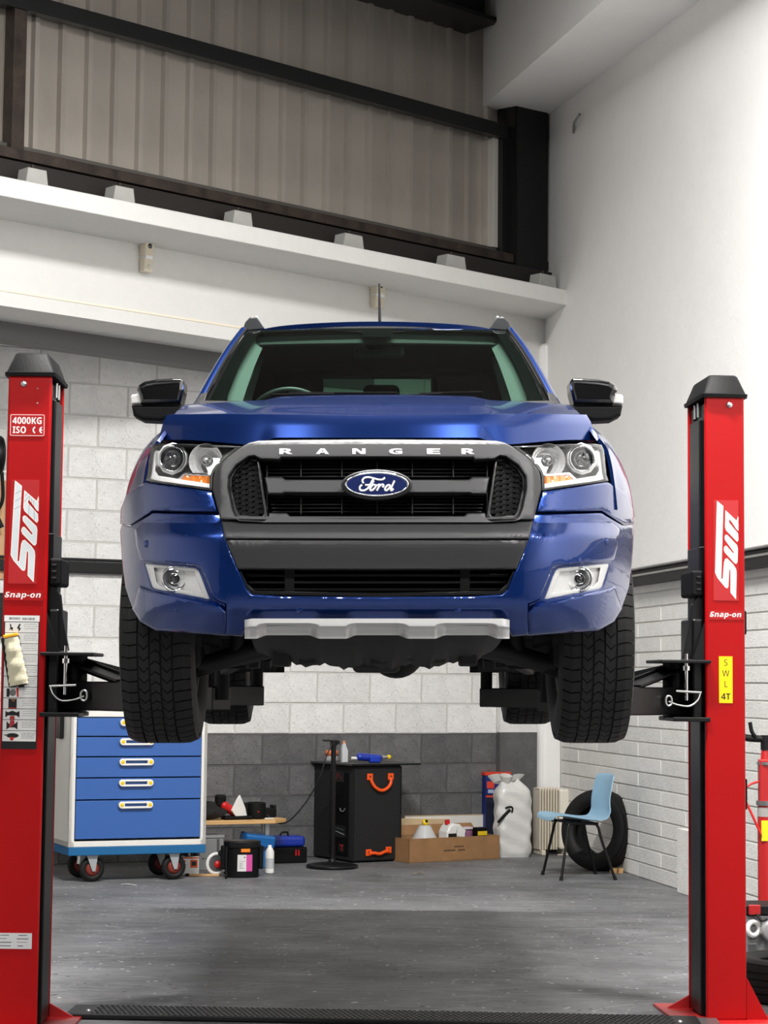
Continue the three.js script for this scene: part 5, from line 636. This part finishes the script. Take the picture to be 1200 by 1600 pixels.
{ const o = thing('blue_case', 'glossy blue plastic case lying behind the black canister', 'case', spot(404, 1357), 0.4); mesh('shell', [T(bx(-0.13, 0.13, 0.0, 0.1, -0.16, 0, 0.02, 3), 0, 0.165, 0.02, 0.1, 0, -0.12), bx(-0.11, 0.12, 0, 0.2, -0.15, -0.02, 0.01)], phys(0x0b62a8, 0.25, 0, { clearcoat: 0.7 }), o); mesh('catch', bx(-0.02, 0.02, 0.2, 0.225, -0.005, 0.02, 0.004), M.black, o); }
{ const o = thing('black_toolbox', 'black toolbox with red catches and a blue lid on the floor', 'toolbox', spot(452, 1349), 0.42); mesh('body', bx(-0.15, 0.16, 0, 0.13, -0.2, 0, 0.012, 2), M.blackSoft, o); mesh('lid', bx(-0.15, 0.15, 0.13, 0.22, -0.19, -0.01, 0.03, 3), phys(0x0c2fa0, 0.4, 0, { clearcoat: 0.4 }), o); for (const x of [0.05, 0.075]) mesh('catch', bx(x, x + 0.012, 0.06, 0.11, 0, 0.008, 0.002), M.redPlastic, o); mesh('handle', tube([[-0.06, 0.215, -0.06], [-0.05, 0.245, -0.06], [0.0, 0.25, -0.06], [0.01, 0.215, -0.06]], 0.008, 16, 8), M.black, o); }
{ const o = thing('white_panel', 'plain white board leaning on the dado behind the toolbox', 'board', spot(447, 1336), 0.43); mesh('board', T(bx(-0.2, 0.2, 0, 0.36, -0.012, 0, 0.003), 0, 0, 0, -0.15), M.whitePaint, o); mesh('grommet', T(new THREE.TorusGeometry(0.014, 0.004, 8, 20), 0.05, 0.28, -0.036, -0.15), M.black, o); }
{ // black wheeled case with orange handles
  const o = thing('equipment_case', 'tall black fabric equipment case with orange carry handles', 'case', spot(551, 1349), 0.56); const w = 0.475, d = 0.68, h = 0.80;
  mesh('body', bx(0, w, 0.012, h, -d, 0, 0.015, 3), M.blackCloth, o);
  const hnd = (n, pts, y) => { const m = mesh(n, tube(pts, 0.014, 40, 10), M.orange, o); for (const q of [pts[0], pts[pts.length - 1]]) { mesh('anchor_plate', bx(q[0] - 0.028, q[0] + 0.028, q[1] - 0.02, q[1] + 0.035, 0.001, 0.014, 0.005, 2), M.orange, m); mesh('rivet', T(lathe([[0, 0.004], [0.006, 0.003], [0.007, 0]], 10), q[0], q[1] + 0.01, 0.014, PI / 2), M.black, m); } };
  hnd('carry_handle', [[0.155, 0.7, 0.012], [0.175, 0.65, 0.022], [0.205, 0.615, 0.028], [0.255, 0.595, 0.03], [0.31, 0.61, 0.028], [0.35, 0.65, 0.022], [0.36, 0.7, 0.012]]); hnd('lower_handle', [[0.15, 0.075, 0.012], [0.2, 0.078, 0.018], [0.25, 0.07, 0.02], [0.3, 0.085, 0.018], [0.345, 0.09, 0.012]]);
  mesh('front_seam', [bx(0.002, 0.008, 0.02, h - 0.01, -0.002, 0.004, 0.001), bx(w - 0.008, w - 0.002, 0.02, h - 0.01, -0.002, 0.004, 0.001), bx(0.01, w - 0.01, h - 0.02, h - 0.012, 0, 0.004, 0.001)], M.black, o).userData.kind = 'stuff';
  mesh('side_dark_panel', bx(-0.006, 0.002, 0.05, h - 0.06, -d * 0.55, -d * 0.1, 0.003), M.cabin, o); mesh('side_latch', tube([[-0.012, 0.44, -0.19], [-0.016, 0.42, -0.17], [-0.016, 0.42, -0.13], [-0.012, 0.445, -0.11]], 0.006, 16, 6), M.zinc, o);  // the dark panel stands slightly proud; its colour stands in for a recess
  const side = (n, y0, y1, z0, z1, draw) => { const g = new THREE.PlaneGeometry(z1 - z0, y1 - y0); const m = mesh(n, T(g, -0.008, (y0 + y1) / 2, (z0 + z1) / 2, 0, -PI / 2), boxLabel(draw), o); }; side('maker_print', 0.2, 0.3, -0.34, -0.1, (x, w2, h2) => { x.fillStyle = '#0b0b0c'; x.fillRect(0, 0, w2, h2); x.fillStyle = '#55585c'; for (let i = 0; i < 8; i++) x.fillRect(60 + i * 20, 40 + i * 5, 12, 30); x.fillStyle = '#7fb6d8'; x.fillRect(60, 130, 40, 12); x.fillStyle = '#ddd'; for (let i = 0; i < 10; i++) x.fillRect(100 + i * 13, 132 + i * 5, 9, 16); }); side('red_print', 0.66, 0.75, -0.36, -0.14, (x, w2, h2) => { x.fillStyle = '#0b0b0c'; x.fillRect(0, 0, w2, h2); x.strokeStyle = '#8c1717'; x.lineWidth = 12; x.beginPath(); x.moveTo(30, 200); x.lineTo(50, 60); x.lineTo(110, 190); x.lineTo(140, 60); x.lineTo(220, 200); x.stroke(); }); side('red_mark', 0.08, 0.15, -0.22, -0.12, (x, w2, h2) => { x.fillStyle = '#0b0b0c'; x.fillRect(0, 0, w2, h2); x.fillStyle = '#a01818'; x.fillRect(40, 30, 170, 40); x.fillRect(120, 70, 50, 150); });
  for (const [x, z] of [[0.05, -0.05], [w - 0.05, -0.05], [0.05, -d + 0.05], [w - 0.05, -d + 0.05]]) mesh('foot', rod([x, 0, z], [x, 0.014, z], 0.025), M.rubber, o);
  const tp = thing('case_board', 'thin dark grey board laid on top of the black equipment case', 'board', [o.position.x, h, o.position.z], 0.56); mesh('board', bx(-0.04, w + 0.17, 0.001, 0.018, -d, 0.03, 0.004), mk(0x3c3c3d, 0.6), tp); mesh('edge_strip', bx(-0.04, w + 0.17, 0.002, 0.016, 0.03, 0.034, 0.001), M.black, tp);
  const on = (name, label, cat, px, py) => { const p = onFloor(px, py, h + 0.0185); return thing(name, label, cat, [p.x, p.y, p.z], 0.4); };
  { const t = on('orange_tub', 'squat orange and clear tub on the black case, behind the lamp pole', 'tub', 518, 1190); mesh('tub', T(lathe([[0, 0], [0.05, 0], [0.055, 0.02], [0.055, 0.05], [0, 0.05]], 24), 0, 0, 0), M.clear, t); mesh('lid', T(lathe([[0, 0.05], [0.056, 0.05], [0.056, 0.09], [0.04, 0.096], [0, 0.096]], 24), 0, 0, 0), mk(0xe07a48, 0.5), t); }
  { const t = on('squeeze_bottle', 'upright clear bottle with an orange edge on the black case', 'bottle', 537, 1191); mesh('bottle', extrude([[-0.026, 0], [0.026, 0], [0.026, 0.1], [0.01, 0.135], [0.004, 0.16], [-0.016, 0.155], [-0.026, 0.12]], 0.03, 0.006), mk(0xc9ccd0, 0.3), t); mesh('orange_edge', bx(0.016, 0.028, 0.0, 0.105, -0.002, 0.032, 0.004), mk(0xe89a5a, 0.5), t); mesh('cap', rod([-0.005, 0.155, 0.015], [-0.008, 0.178, 0.015], 0.012), mk(0xe59a66, 0.5), t); }
  { const t = on('air_gun', 'blue air tool with a yellow end lying on the black case', 'air tool', 580, 1192); mesh('body', T(new THREE.CapsuleGeometry(0.033, 0.17, 8, 18), -0.02, 0.045, 0, 0, 0, PI / 2 - 0.08), phys(0x0a2d9c, 0.35, 0, { clearcoat: 0.5 }), t); mesh('grip', bx(-0.03, 0.07, 0.002, 0.06, 0.0, 0.05, 0.014, 3), phys(0x0c35ac, 0.35, 0), t); mesh('nozzle', T(new THREE.CylinderGeometry(0.01, 0.02, 0.07, 16), 0.13, 0.045, 0, 0, 0, -PI / 2), M.zinc, t); mesh('yellow_knob', T(new THREE.SphereGeometry(0.02, 14, 10), 0.162, 0.048, 0), M.yellow, t); mesh('air_inlet', T(new THREE.CylinderGeometry(0.012, 0.012, 0.05, 12), -0.155, 0.04, 0, 0, 0, PI / 2), M.whitePlastic, t); }
}
{ // floor stand
  const b = spot(519, 1356), o = thing('pole_stand', 'black pole stand on a heavy round base in front of the equipment case', 'stand', b); mesh('base', T(lathe([[0, 0.055], [0.03, 0.052], [0.06, 0.045], [0.17, 0.034], [0.205, 0.026], [0.21, 0.018], [0.21, 0.004], [0.2, 0], [0, 0]], 56), 0, 0, 0), M.blackSatin, o); mesh('pole', rod([0, 0.05, 0], [0, 1.02, 0], 0.021, 0.021, 20), M.blackSatin, o); mesh('collar', [rod([0, 0.98, 0], [0, 1.02, 0], 0.028), rod([0, 0.05, 0], [0, 0.075, 0], 0.034, 0.024)], M.black, o); mesh('cross_rod', rod([-0.09, 1.022, 0], [0.045, 1.015, 0], 0.007), M.black, o); mesh('knob', bx(0.025, 0.05, 0.99, 1.02, -0.01, 0.012, 0.004), M.black, o);
  const c = thing('power_cable', 'thin black cable drooping from the pole stand to the low table', 'cable', b); mesh('cable', tube([[-0.01, 1.0, 0.02], [-0.06, 0.88, 0.05], [-0.11, 0.72, 0.06], [-0.2, 0.55, 0.03], [-0.32, 0.4, 0], [-0.4, 0.35, -0.02], [-0.46, 0.36, -0.03], [-0.55, 0.42, -0.05], [-0.64, 0.41, -0.06]], 0.006, 80, 6), M.cable, c); mesh('plug', rod([-0.63, 0.412, -0.06], [-0.68, 0.4, -0.06], 0.012), M.black, c);
}
{ // cardboard tray and its contents
  const b = spot(639, 1349), a = 0.6, o = thing('cardboard_box', 'long open cardboard box with oddments in it', 'cardboard box', b, a), w = 0.95, d = 0.32, h = 0.2, t = 0.006; mesh('front_wall', bx(0, w, 0, h, -t, 0, 0.001), M.cardboard, o); mesh('back_wall', bx(0, w, 0, h, -d, -d + t, 0.001), M.cardboard, o); mesh('side_wall', bx(0, t, 0, h, -d, 0, 0.001), M.cardboard, o); mesh('side_wall', bx(w - t, w, 0, h, -d, 0, 0.001), M.cardboard, o); mesh('bottom', bx(0, w, 0, t, -d, 0, 0), M.cardboard, o); mesh('flap', T(bx(0, w, 0, t, -0.12, 0, 0.001), 0, h, -d, 0.7), M.cardboard, o);
  mesh('printed_line', [...Array.from({ length: 16 }, (_, i) => bx(0.36 + i * 0.012 + (i > 9 ? 0.03 : 0), 0.369 + i * 0.012 + (i > 9 ? 0.03 : 0), 0.085, 0.096, 0.0002, 0.0012, 0)), ...Array.from({ length: 7 }, (_, i) => bx(0.47 + i * 0.014, 0.48 + i * 0.014, 0.115, 0.125, 0.0002, 0.0012, 0))], mk(0x3a2a1c, 0.8), o).userData.kind = 'stuff';
  const inb = (n, lab, cat, x, z) => { const v = new V3(x, t, z).applyAxisAngle(new V3(0, 1, 0), a); return thing(n, lab, cat, [b[0] + v.x, v.y, b[2] + v.z], a); };
  { const q = inb('funnel', 'large white plastic funnel with a yellow knob in the cardboard box', 'funnel', 0.28, -0.17); mesh('cone', T(lathe([[0.14, 0.06], [0.145, 0.065], [0.135, 0.12], [0.05, 0.285], [0.035, 0.29]], 36), 0, 0, 0), phys(0xe8e9ea, 0.35, 0, { transmission: 0.35, thickness: 0 }), q); mesh('rim', T(new THREE.TorusGeometry(0.142, 0.008, 8, 40), 0, 0.06, 0, PI / 2), M.whitePlastic, q); mesh('knob', T(lathe([[0, 0.02], [0.026, 0.018], [0.03, 0], [0.024, -0.012], [0, -0.012]], 20), -0.01, 0.312, 0.02, 0.9), M.yellow, q); mesh('knob_centre', T(lathe([[0, 0.004], [0.012, 0.003], [0.014, 0]], 16), -0.01, 0.326, 0.04, 0.9), M.black, q); mesh('spout', rod([0, 0.0, 0], [0, 0.07, 0], 0.02, 0.03), M.whitePlastic, q); }
  { const q = inb('plastic_jug', 'white plastic jug with a red cap in the cardboard box', 'jug', 0.565, -0.17); mesh('jug', T(extrude([[-0.1, 0], [0.1, 0], [0.1, 0.19], [0.085, 0.25], [0.045, 0.29], [-0.03, 0.3], [-0.07, 0.275], [-0.095, 0.23]], 0.1, 0.018, [[[0.02, 0.21], [0.07, 0.2], [0.075, 0.235], [0.03, 0.265]]], 3), 0, 0, -0.05), M.whitePlastic, q); mesh('cap', rod([-0.045, 0.29, 0], [-0.05, 0.325, 0], 0.022), M.redPlastic, q); mesh('label', T(bx(-0.085, -0.0, 0.12, 0.215, 0.062, 0.0705, 0), 0, 0, 0), boxLabel((x, w2, h2) => { x.fillStyle = '#17130f'; x.fillRect(0, 0, w2, h2); x.fillStyle = '#c9762a'; x.beginPath(); x.ellipse(120, 90, 80, 40, -0.5, 0, 7); x.fill(); x.fillStyle = '#e8d9b0'; x.fillRect(60, 170, 130, 24); }), q); }
  { const q = inb('paint_pot', 'clear pot of purple fluid in the cardboard box', 'pot', 0.72, -0.17); mesh('pot', T(lathe([[0, 0], [0.05, 0], [0.055, 0.23], [0.05, 0.235], [0, 0.235]], 24), 0, 0, 0), mk(0x8b5a78, 0.35), q); mesh('lid', T(lathe([[0, 0.236], [0.057, 0.236], [0.057, 0.26], [0, 0.262]], 24), 0, 0, 0), mk(0xcdbcc8, 0.5), q); }
  { const q = inb('fluid_tin', 'black tin with a yellow label at the end of the cardboard box', 'tin', 0.84, -0.14); mesh('tin', bx(-0.055, 0.055, 0, 0.255, -0.04, 0.04, 0.008, 2), M.blackSoft, q); mesh('label', bx(-0.05, 0.05, 0.19, 0.225, 0.04, 0.042, 0), M.yellow, q); }
}
{ const p = onWall(FB, 632, 1300, 0.02), q = onWall(FB, 757, 1300, 0.02), o = thing('skirting_plank', 'pale wooden plank standing along the foot of the dado', 'plank'); place(o, TB); mesh('plank', bx(p.x, q.x, 0.001, 0.33, 0.008, 0.028, 0.003), M.whitePaint, o); mesh('raw_edge', bx(p.x, q.x, 0.331, 0.337, 0.008, 0.03, 0.001), M.pine, o);
  const r = thing('short_plank', 'short raw pine plank leaning behind the cardboard box', 'plank'); place(r, TB); mesh('wood', T(bx(p.x - 0.06, p.x + 0.42, 0, 0.1, 0.0, 0.02, 0.003), 0, 0.17, 0.034, 0, 0, -0.03), M.pine, r); mesh('prop', bx(p.x + 0.1, p.x + 0.14, 0, 0.175, 0.036, 0.056, 0.002), M.pine, r); }
{ const o = thing('tall_carton', 'tall dark blue box with a red lid in the corner', 'box', spot(758, 1333), 0.35); const w = 0.24, h = 0.68, d = 0.2; mesh('carton', bx(0, w, 0, h, -d, 0, 0.004), mk(0x10246e, 0.5), o); mesh('lid', bx(-0.006, w + 0.006, h, h + 0.03, -d - 0.006, 0.006, 0.004), mk(0xd83a20, 0.5), o); mesh('print', flat(w - 0.01, h - 0.02, null, w / 2, h / 2, 0.0012), boxLabel((x, W2, H2) => { x.fillStyle = '#10246e'; x.fillRect(0, 0, W2, H2); x.fillStyle = '#0c1330'; x.fillRect(0, 150, 120, H2 - 150); x.fillStyle = '#d8402c'; x.fillRect(8, 40, 80, 60); x.fillRect(0, 160, 120, 16); x.fillStyle = '#cfc6d8'; x.fillRect(140, 20, 110, 90); x.fillStyle = '#c0392b'; x.fillRect(160, 30, 70, 12); x.fillRect(160, 60, 70, 12); x.fillStyle = '#a8b4d0'; x.fillRect(150, 130, 100, 30); x.fillRect(20, 110, 60, 30); }, 256, 640), o); }
{ // wrapped parcel
  const o = thing('wrapped_parcel', 'upright white parcel bag wrapped in clear film with a black arrow', 'parcel', spot(806, 1340), 0.25); const hgt = 0.66;
  const f = (a, c) => { const t = a * 2 * PI, e = 0.55, cx = Math.sign(Math.cos(t)) * Math.pow(Math.abs(Math.cos(t)), e), cz = Math.sign(Math.sin(t)) * Math.pow(Math.abs(Math.sin(t)), e), top = sstep(0.84, 1, c), k = (1 - 0.55 * top) * (1 - 0.12 * sstep(0.06, 0, c)), wr = 1 + 0.03 * Math.sin(c * 31 + 4 * cx) + 0.025 * Math.sin(t * 5 + c * 11); return [0.155 * cx * k * wr - 0.03 * top, c * hgt + 0.02 * top * Math.sin(t * 3), -0.1 + 0.1 * cz * k * wr]; };
  mesh('bag', solid(72, 44, f, 0.003), phys(0xdcdbd8, 0.32, 0, { clearcoat: 0.7, clearcoatRoughness: 0.15, bumpMap: rep(bumpRough, 3), bumpScale: 0.003 }), o); mesh('gathered_top', solid(32, 10, (a, c) => { const t = a * 2 * PI, r = (0.055 + 0.03 * c) * (1 + 0.3 * Math.sin(4 * t + 1)); return [-0.06 + 1.5 * r * Math.cos(t), 0.64 + 0.06 * c + 0.015 * Math.sin(3 * t), -0.1 + 0.7 * r * Math.sin(t)]; }, 0.003), phys(0xe2e1de, 0.3, 0, { transmission: 0.3, thickness: 0 }), o);
  const ar = mesh('arrow_print', [tube([[-0.165, 0.3, 0.0], [-0.12, 0.35, 0.012], [-0.075, 0.395, 0.014], [-0.055, 0.41, 0.014]], 0.014, 20, 8), tube([[-0.1, 0.425, 0.013], [-0.06, 0.435, 0.013], [-0.035, 0.425, 0.012], [-0.04, 0.385, 0.013]], 0.008, 20, 8)], M.black, o); ar.scale.set(1, 1, 0.35); ar.position.z = 0.004;
}
{ // oil filled radiator
  const o = thing('oil_radiator', 'cream finned oil radiator against the corner pier', 'radiator', spot(868, 1336), 0.3); const n = 7; for (let k = 0; k < n; k++) mesh('fin', bx(-0.15 + k * 0.026, -0.15 + k * 0.026 + 0.012, 0.045, 0.58, -0.16, 0, 0.006, 2), M.cream, o); mesh('control_housing', bx(0.04, 0.135, 0.045, 0.575, -0.16, 0.004, 0.025, 3), mk(0xe6e0d2, 0.45), o); mesh('top_rail', bx(-0.15, 0.05, 0.555, 0.585, -0.13, -0.03, 0.01), M.cream, o); for (const x of [-0.12, 0.1]) mesh('foot', bx(x - 0.02, x + 0.02, 0, 0.045, -0.18, 0.03, 0.008), M.cream, o); mesh('cord', tube([[0.13, 0.1, -0.02], [0.15, 0.02, 0.03], [0.1, 0.006, 0.06], [0, 0.006, 0.05]], 0.005, 20, 6), M.cream, o);
}
{ // chair
  const b = spot(904, 1371), o = thing('plastic_chair', 'pale blue plastic chair with black metal legs', 'chair', b, 0.22); const sh = 0.46; // faces -x
  const prof = [[-0.27, 0.44], [-0.255, 0.468], [-0.2, 0.475], [-0.1, 0.462], [0.02, 0.445], [0.1, 0.44], [0.155, 0.452], [0.185, 0.5], [0.2, 0.56], [0.215, 0.64], [0.232, 0.72], [0.25, 0.785], [0.262, 0.8]];
  const C = new THREE.CatmullRomCurve3(prof.map((p) => new V3(p[0], p[1], 0)));
  mesh('shell', solid(28, 64, (a, c) => { const p = C.getPoint(c), q = lerp(-1, 1, a), back = sstep(0.55, 0.75, c), wd = lerp(0.23, lerp(0.215, 0.19, sstep(0.75, 1, c)), back) * Math.pow(1 - Math.pow(Math.max(0, c - 0.9) / 0.1, 3) * 0.2, 1) * (1 - 0.12 * sstep(0.12, 0, c)); const rise = 0.03 * q * q; return [p.x - rise * back * 0.9, p.y + rise * (1 - back) * 0.5, q * wd]; }, -0.008), phys(0x8fb6cf, 0.5, 0, { bumpMap: rep(bumpFine, 10), bumpScale: 0.0004 }), o);
  mesh('seat_frame', [tube([[-0.17, 0.43, 0.17], [0.1, 0.425, 0.17]], 0.011, 8, 8), tube([[-0.17, 0.43, -0.17], [0.1, 0.425, -0.17]], 0.011, 8, 8), tube([[-0.12, 0.43, -0.17], [-0.12, 0.43, 0.17]], 0.011, 8, 8), tube([[0.08, 0.426, -0.17], [0.08, 0.426, 0.17]], 0.011, 8, 8)], M.blackSatin, o); for (const z of [-1, 1]) { const fl = mesh('leg', tube([[-0.09, 0.428, z * 0.16], [-0.135, 0.42, z * 0.17], [-0.16, 0.3, z * 0.19], [-0.215, 0.012, z * 0.235]], 0.011, 24, 8), M.blackSatin, o); mesh('foot_cap', rod([-0.219, 0, z * 0.237], [-0.214, 0.03, z * 0.234], 0.014), M.rubber, fl); const rl = mesh('leg', tube([[0.05, 0.424, z * 0.16], [0.095, 0.41, z * 0.17], [0.13, 0.28, z * 0.19], [0.215, 0.012, z * 0.235]], 0.011, 24, 8), M.blackSatin, o); mesh('foot_cap', rod([0.22, 0, z * 0.237], [0.21, 0.03, z * 0.234], 0.014), M.rubber, rl); }
}
function looseTyre(name, label, pos, rot, R, w) {
  const o = thing(name, label, 'tyre', pos); o.rotation.set(...rot, 'YXZ'); const h = w / 2, prof = [[R * 0.6, -h * 0.72], [R * 0.63, -h * 0.85], [R * 0.72, -h], [R * 0.84, -h * 0.98], [R * 0.94, -h * 0.86]]; const rib = []; for (let k = 0; k < 5; k++) { const a = lerp(-h * 0.8, h * 0.8, k / 5) + 0.004, b = lerp(-h * 0.8, h * 0.8, (k + 1) / 5) - 0.004; const c = (q) => R - 0.35 * Math.max(0, Math.abs(q) - h * 0.45); rib.push([c(a) - 0.008, a - 0.001], [c(a), a], [c(b), b], [c(b) - 0.008, b + 0.001]); }
  const out = [...prof, ...rib, ...prof.slice().reverse().map((p) => [p[0], -p[1]]), [R * 0.61, h * 0.4], [R * 0.85, h * 0.3], [R * 0.9, 0], [R * 0.85, -h * 0.3], [R * 0.61, -h * 0.4], [R * 0.6, -h * 0.72]]; mesh('casing', toCreasedNormals(lathe(out, 80), 0.6), M.rubber, o); mesh('bead', [T(new THREE.TorusGeometry(R * 0.615, 0.007, 8, 64), 0, h * 0.73, 0, PI / 2), T(new THREE.TorusGeometry(R * 0.615, 0.007, 8, 64), 0, -h * 0.73, 0, PI / 2)], M.rubber, o); return o;
}
{ const p = onFloor(934, 1360); looseTyre('car_tyre', 'worn car tyre leaning against the white brick wall behind the chair', [p.x + 0.008, 0.322, p.z], [PI / 2 - 0.1, -0.72, 0], 0.325, 0.215); for (const q of [958, 968]) { const o = thing('timber_wedge', q < 960 ? 'small pale wooden wedge under the leaning tyre, nearer the chair' : 'small pale wooden wedge by the leaning tyre, nearer the brick wall', 'wedge', spot(q, 1364), 0.2, 'wedges by the tyre'); mesh('wood', T(extrude([[0, 0], [0.036, 0], [0.036, 0.04], [0.004, 0.03]], 0.07, 0.003), -0.018, 0, -0.035), M.ply, o); } }
// ---------- right edge: transmission jack, compressor, tyre ----------
{ const p = at(1196, 1300, 11.15), o = thing('transmission_jack', 'tall red transmission jack with a black cradle behind the lift post', 'jack', [p.x, 0, -11.15]); mesh('outer_tube', rod([0, 0.13, 0], [0, 0.86, 0], 0.042, 0.042, 24), M.redDark, o); mesh('inner_tube', T(bx(-0.035, 0.035, 0, 0.24, -0.035, 0.035, 0.008), 0, 0.86, 0), M.redDark, o); mesh('upper_tube', rod([0, 1.08, 0], [0, 1.15, 0], 0.028, 0.02), M.redDark, o); mesh('collar', [rod([0, 0.85, 0], [0, 0.875, 0], 0.05), rod([0, 1.07, 0], [0, 1.085, 0], 0.045)], M.steel, o); mesh('spindle', rod([0, 1.15, 0], [0, 1.23, 0], 0.024), M.black, o); mesh('cradle', [tube([[-0.16, 1.24, 0], [-0.1, 1.215, 0], [0, 1.21, 0], [0.1, 1.215, 0], [0.16, 1.24, 0]], 0.02, 24, 10), tube([[-0.055, 1.22, 0.02], [-0.075, 1.25, 0.02], [-0.085, 1.3, 0.02]], 0.011, 12, 8), tube([[0.055, 1.22, 0.02], [0.075, 1.25, 0.02], [0.085, 1.3, 0.02]], 0.011, 12, 8)], M.black, o); mesh('warning_label', bx(-0.03, 0.02, 0.66, 0.77, 0.036, 0.046, 0.002), boxLabel((x, w, h) => { x.fillStyle = '#e3cf1a'; x.fillRect(0, 0, w, h); x.fillStyle = '#2a2508'; x.fillRect(60, 130, 150, 40); x.fillRect(60, 195, 120, 26); x.beginPath(); x.arc(130, 60, 30, 0, 7); x.stroke(); }), o); mesh('grey_band', rod([0, 0.79, 0], [0, 0.84, 0], 0.0435), mk(0x9a9794, 0.5), o); mesh('hose', tube([[-0.04, 0.98, 0.02], [-0.1, 0.955, 0.03], [-0.12, 0.9, 0.03], [-0.08, 0.8, 0.045], [-0.035, 0.7, 0.05]], 0.007, 30, 6), M.redPlastic, o); mesh('base_cross', [bx(-0.28, 0.28, 0.06, 0.13, -0.04, 0.04, 0.01), bx(-0.04, 0.04, 0.06, 0.13, -0.28, 0.28, 0.01)], M.redDark, o); for (const [x, z] of [[-0.27, 0], [0.27, 0], [0, -0.27], [0, 0.27]]) { const c = mesh('castor', T(new THREE.TorusGeometry(0.022, 0.009, 8, 20), x, 0.031, z), M.rubber, o); mesh('yoke', bx(x - 0.012, x + 0.012, 0.03, 0.07, z - 0.014, z + 0.014, 0.003), M.steel, c); } }
{ const p = at(1190, 1450, 10.45), o = thing('pump_unit', 'grey workshop pump unit with a white ring beside the red jack', 'pump', [p.x, 0, -10.45]); mesh('housing', bx(-0.1, 0.16, 0.12, 0.33, -0.3, -0.05, 0.01, 2), mk(0x7d7f80, 0.5, 0.3), o); mesh('frame', [bx(-0.11, -0.085, 0.0, 0.34, -0.07, -0.045, 0.003), bx(-0.11, 0.17, 0.335, 0.38, -0.3, -0.04, 0.006)], M.black, o); const r = mesh('white_ring', T(new THREE.TorusGeometry(0.034, 0.013, 12, 32), -0.035, 0.265, -0.036, 0, 0.4), M.whitePlastic, o); mesh('red_bracket', bx(-0.06, -0.0, 0.335, 0.385, -0.04, -0.02, 0.004), M.redDark, o); mesh('motor_drum', T(lathe([[0, -0.08], [0.05, -0.08], [0.055, 0.06], [0.04, 0.07], [0, 0.07]], 24), 0.05, 0.26, -0.04, PI / 2), mk(0x9b9c9c, 0.4, 0.3), o); mesh('leg', bx(-0.06, -0.015, 0.0, 0.19, -0.06, -0.04, 0.004), M.steel, o); mesh('leg', bx(0.09, 0.13, 0.0, 0.13, -0.2, -0.16, 0.004), M.steel, o); mesh('pressure_line', tube([[-0.02, 0.34, -0.02], [0.0, 0.31, 0.0], [0.03, 0.32, 0.0]], 0.008, 16, 6), M.black, o); }
{ looseTyre('spare_tyre', 'black tyre lying flat on the floor beside the lift post with the SWL label', [2.04, 0.102, -9.92], [0, 0, 0], 0.32, 0.2); }
// ---------- left edge: things on the block wall seen past the post ----------
{ const p = onWall(FB, 2, 705, 0.08), o = place(thing('hose_reel', 'grey and black wall reel on the block wall beyond the 4000KG post', 'reel'), TB); mesh('housing', bx(p.x - 0.25, p.x + 0.03, p.y - 0.16, p.y + 0.18, 0.002, 0.16, 0.02, 2), mk(0xb9b8b5, 0.5), o); mesh('drum', T(lathe([[0, -0.05], [0.15, -0.05], [0.16, -0.03], [0.12, 0], [0.16, 0.03], [0.15, 0.05], [0, 0.05]], 32), p.x - 0.08, p.y - 0.05, 0.2, 0, 0, PI / 2), M.black, o); mesh('bracket', bx(p.x - 0.2, p.x - 0.04, p.y + 0.18, p.y + 0.22, 0.002, 0.1, 0.006), mk(0x7a3a30, 0.6), o); mesh('hose_end', tube([[p.x - 0.02, p.y - 0.18, 0.2], [p.x + 0.0, p.y - 0.4, 0.16], [p.x - 0.05, p.y - 0.52, 0.12]], 0.015, 20, 8), M.black, o); mesh('nozzle', rod([p.x - 0.05, p.y - 0.5, 0.12], [p.x + 0.01, p.y - 0.62, 0.12], 0.022), M.black, o); }
{ const a = onWall(FB, 5, 905, 0.02), o = place(thing('pin_board', 'tan pin board on the block wall under the reel', 'board'), TB); mesh('board', bx(a.x - 0.8, a.x, a.y, a.y + 0.8, 0.002, 0.018, 0.002), mk(0xc79b72, 0.75), o); mesh('frame', bx(a.x, a.x + 0.03, a.y, a.y + 0.8, 0.002, 0.03, 0.003), M.whitePaint, o); }
{ const a = onWall(FB, 5, 985, 0.05), o = place(thing('switch_box', 'black switch box on the block wall beside the post with the chart', 'switch box'), TB); mesh('box', bx(a.x - 0.3, a.x, a.y - 0.05, a.y + 0.3, 0.002, 0.09, 0.008), M.black, o); mesh('door', bx(a.x - 0.28, a.x - 0.02, a.y - 0.03, a.y + 0.28, 0.09, 0.098, 0.004), M.blackSatin, o); }
// litter
{ const o = thing('paper_strip', 'torn white strip of paper on the floor in front of the tool chest', 'litter', spot(203, 1383), 0.1); mesh('paper', solid(10, 2, (a, c) => [lerp(-0.065, 0.065, a), 0.004 + 0.005 * Math.sin(a * 5), lerp(-0.014, 0.014, c)], 0.0008), M.whitePlastic, o); }
{ const o = thing('leaf_scrap', 'curled tan scrap on the floor in front of the cardboard box', 'litter', spot(654, 1367), 0.2); mesh('scrap', solid(12, 4, (a, c) => [lerp(-0.06, 0.06, a), 0.004 + 0.012 * Math.sin(a * 4) ** 2 + 0.006 * c, lerp(-0.02, 0.02, c) * Math.sin(PI * (0.1 + 0.8 * a))], 0.001), mk(0xcdb48c, 0.8), o); }
renderer.render(scene, camera);
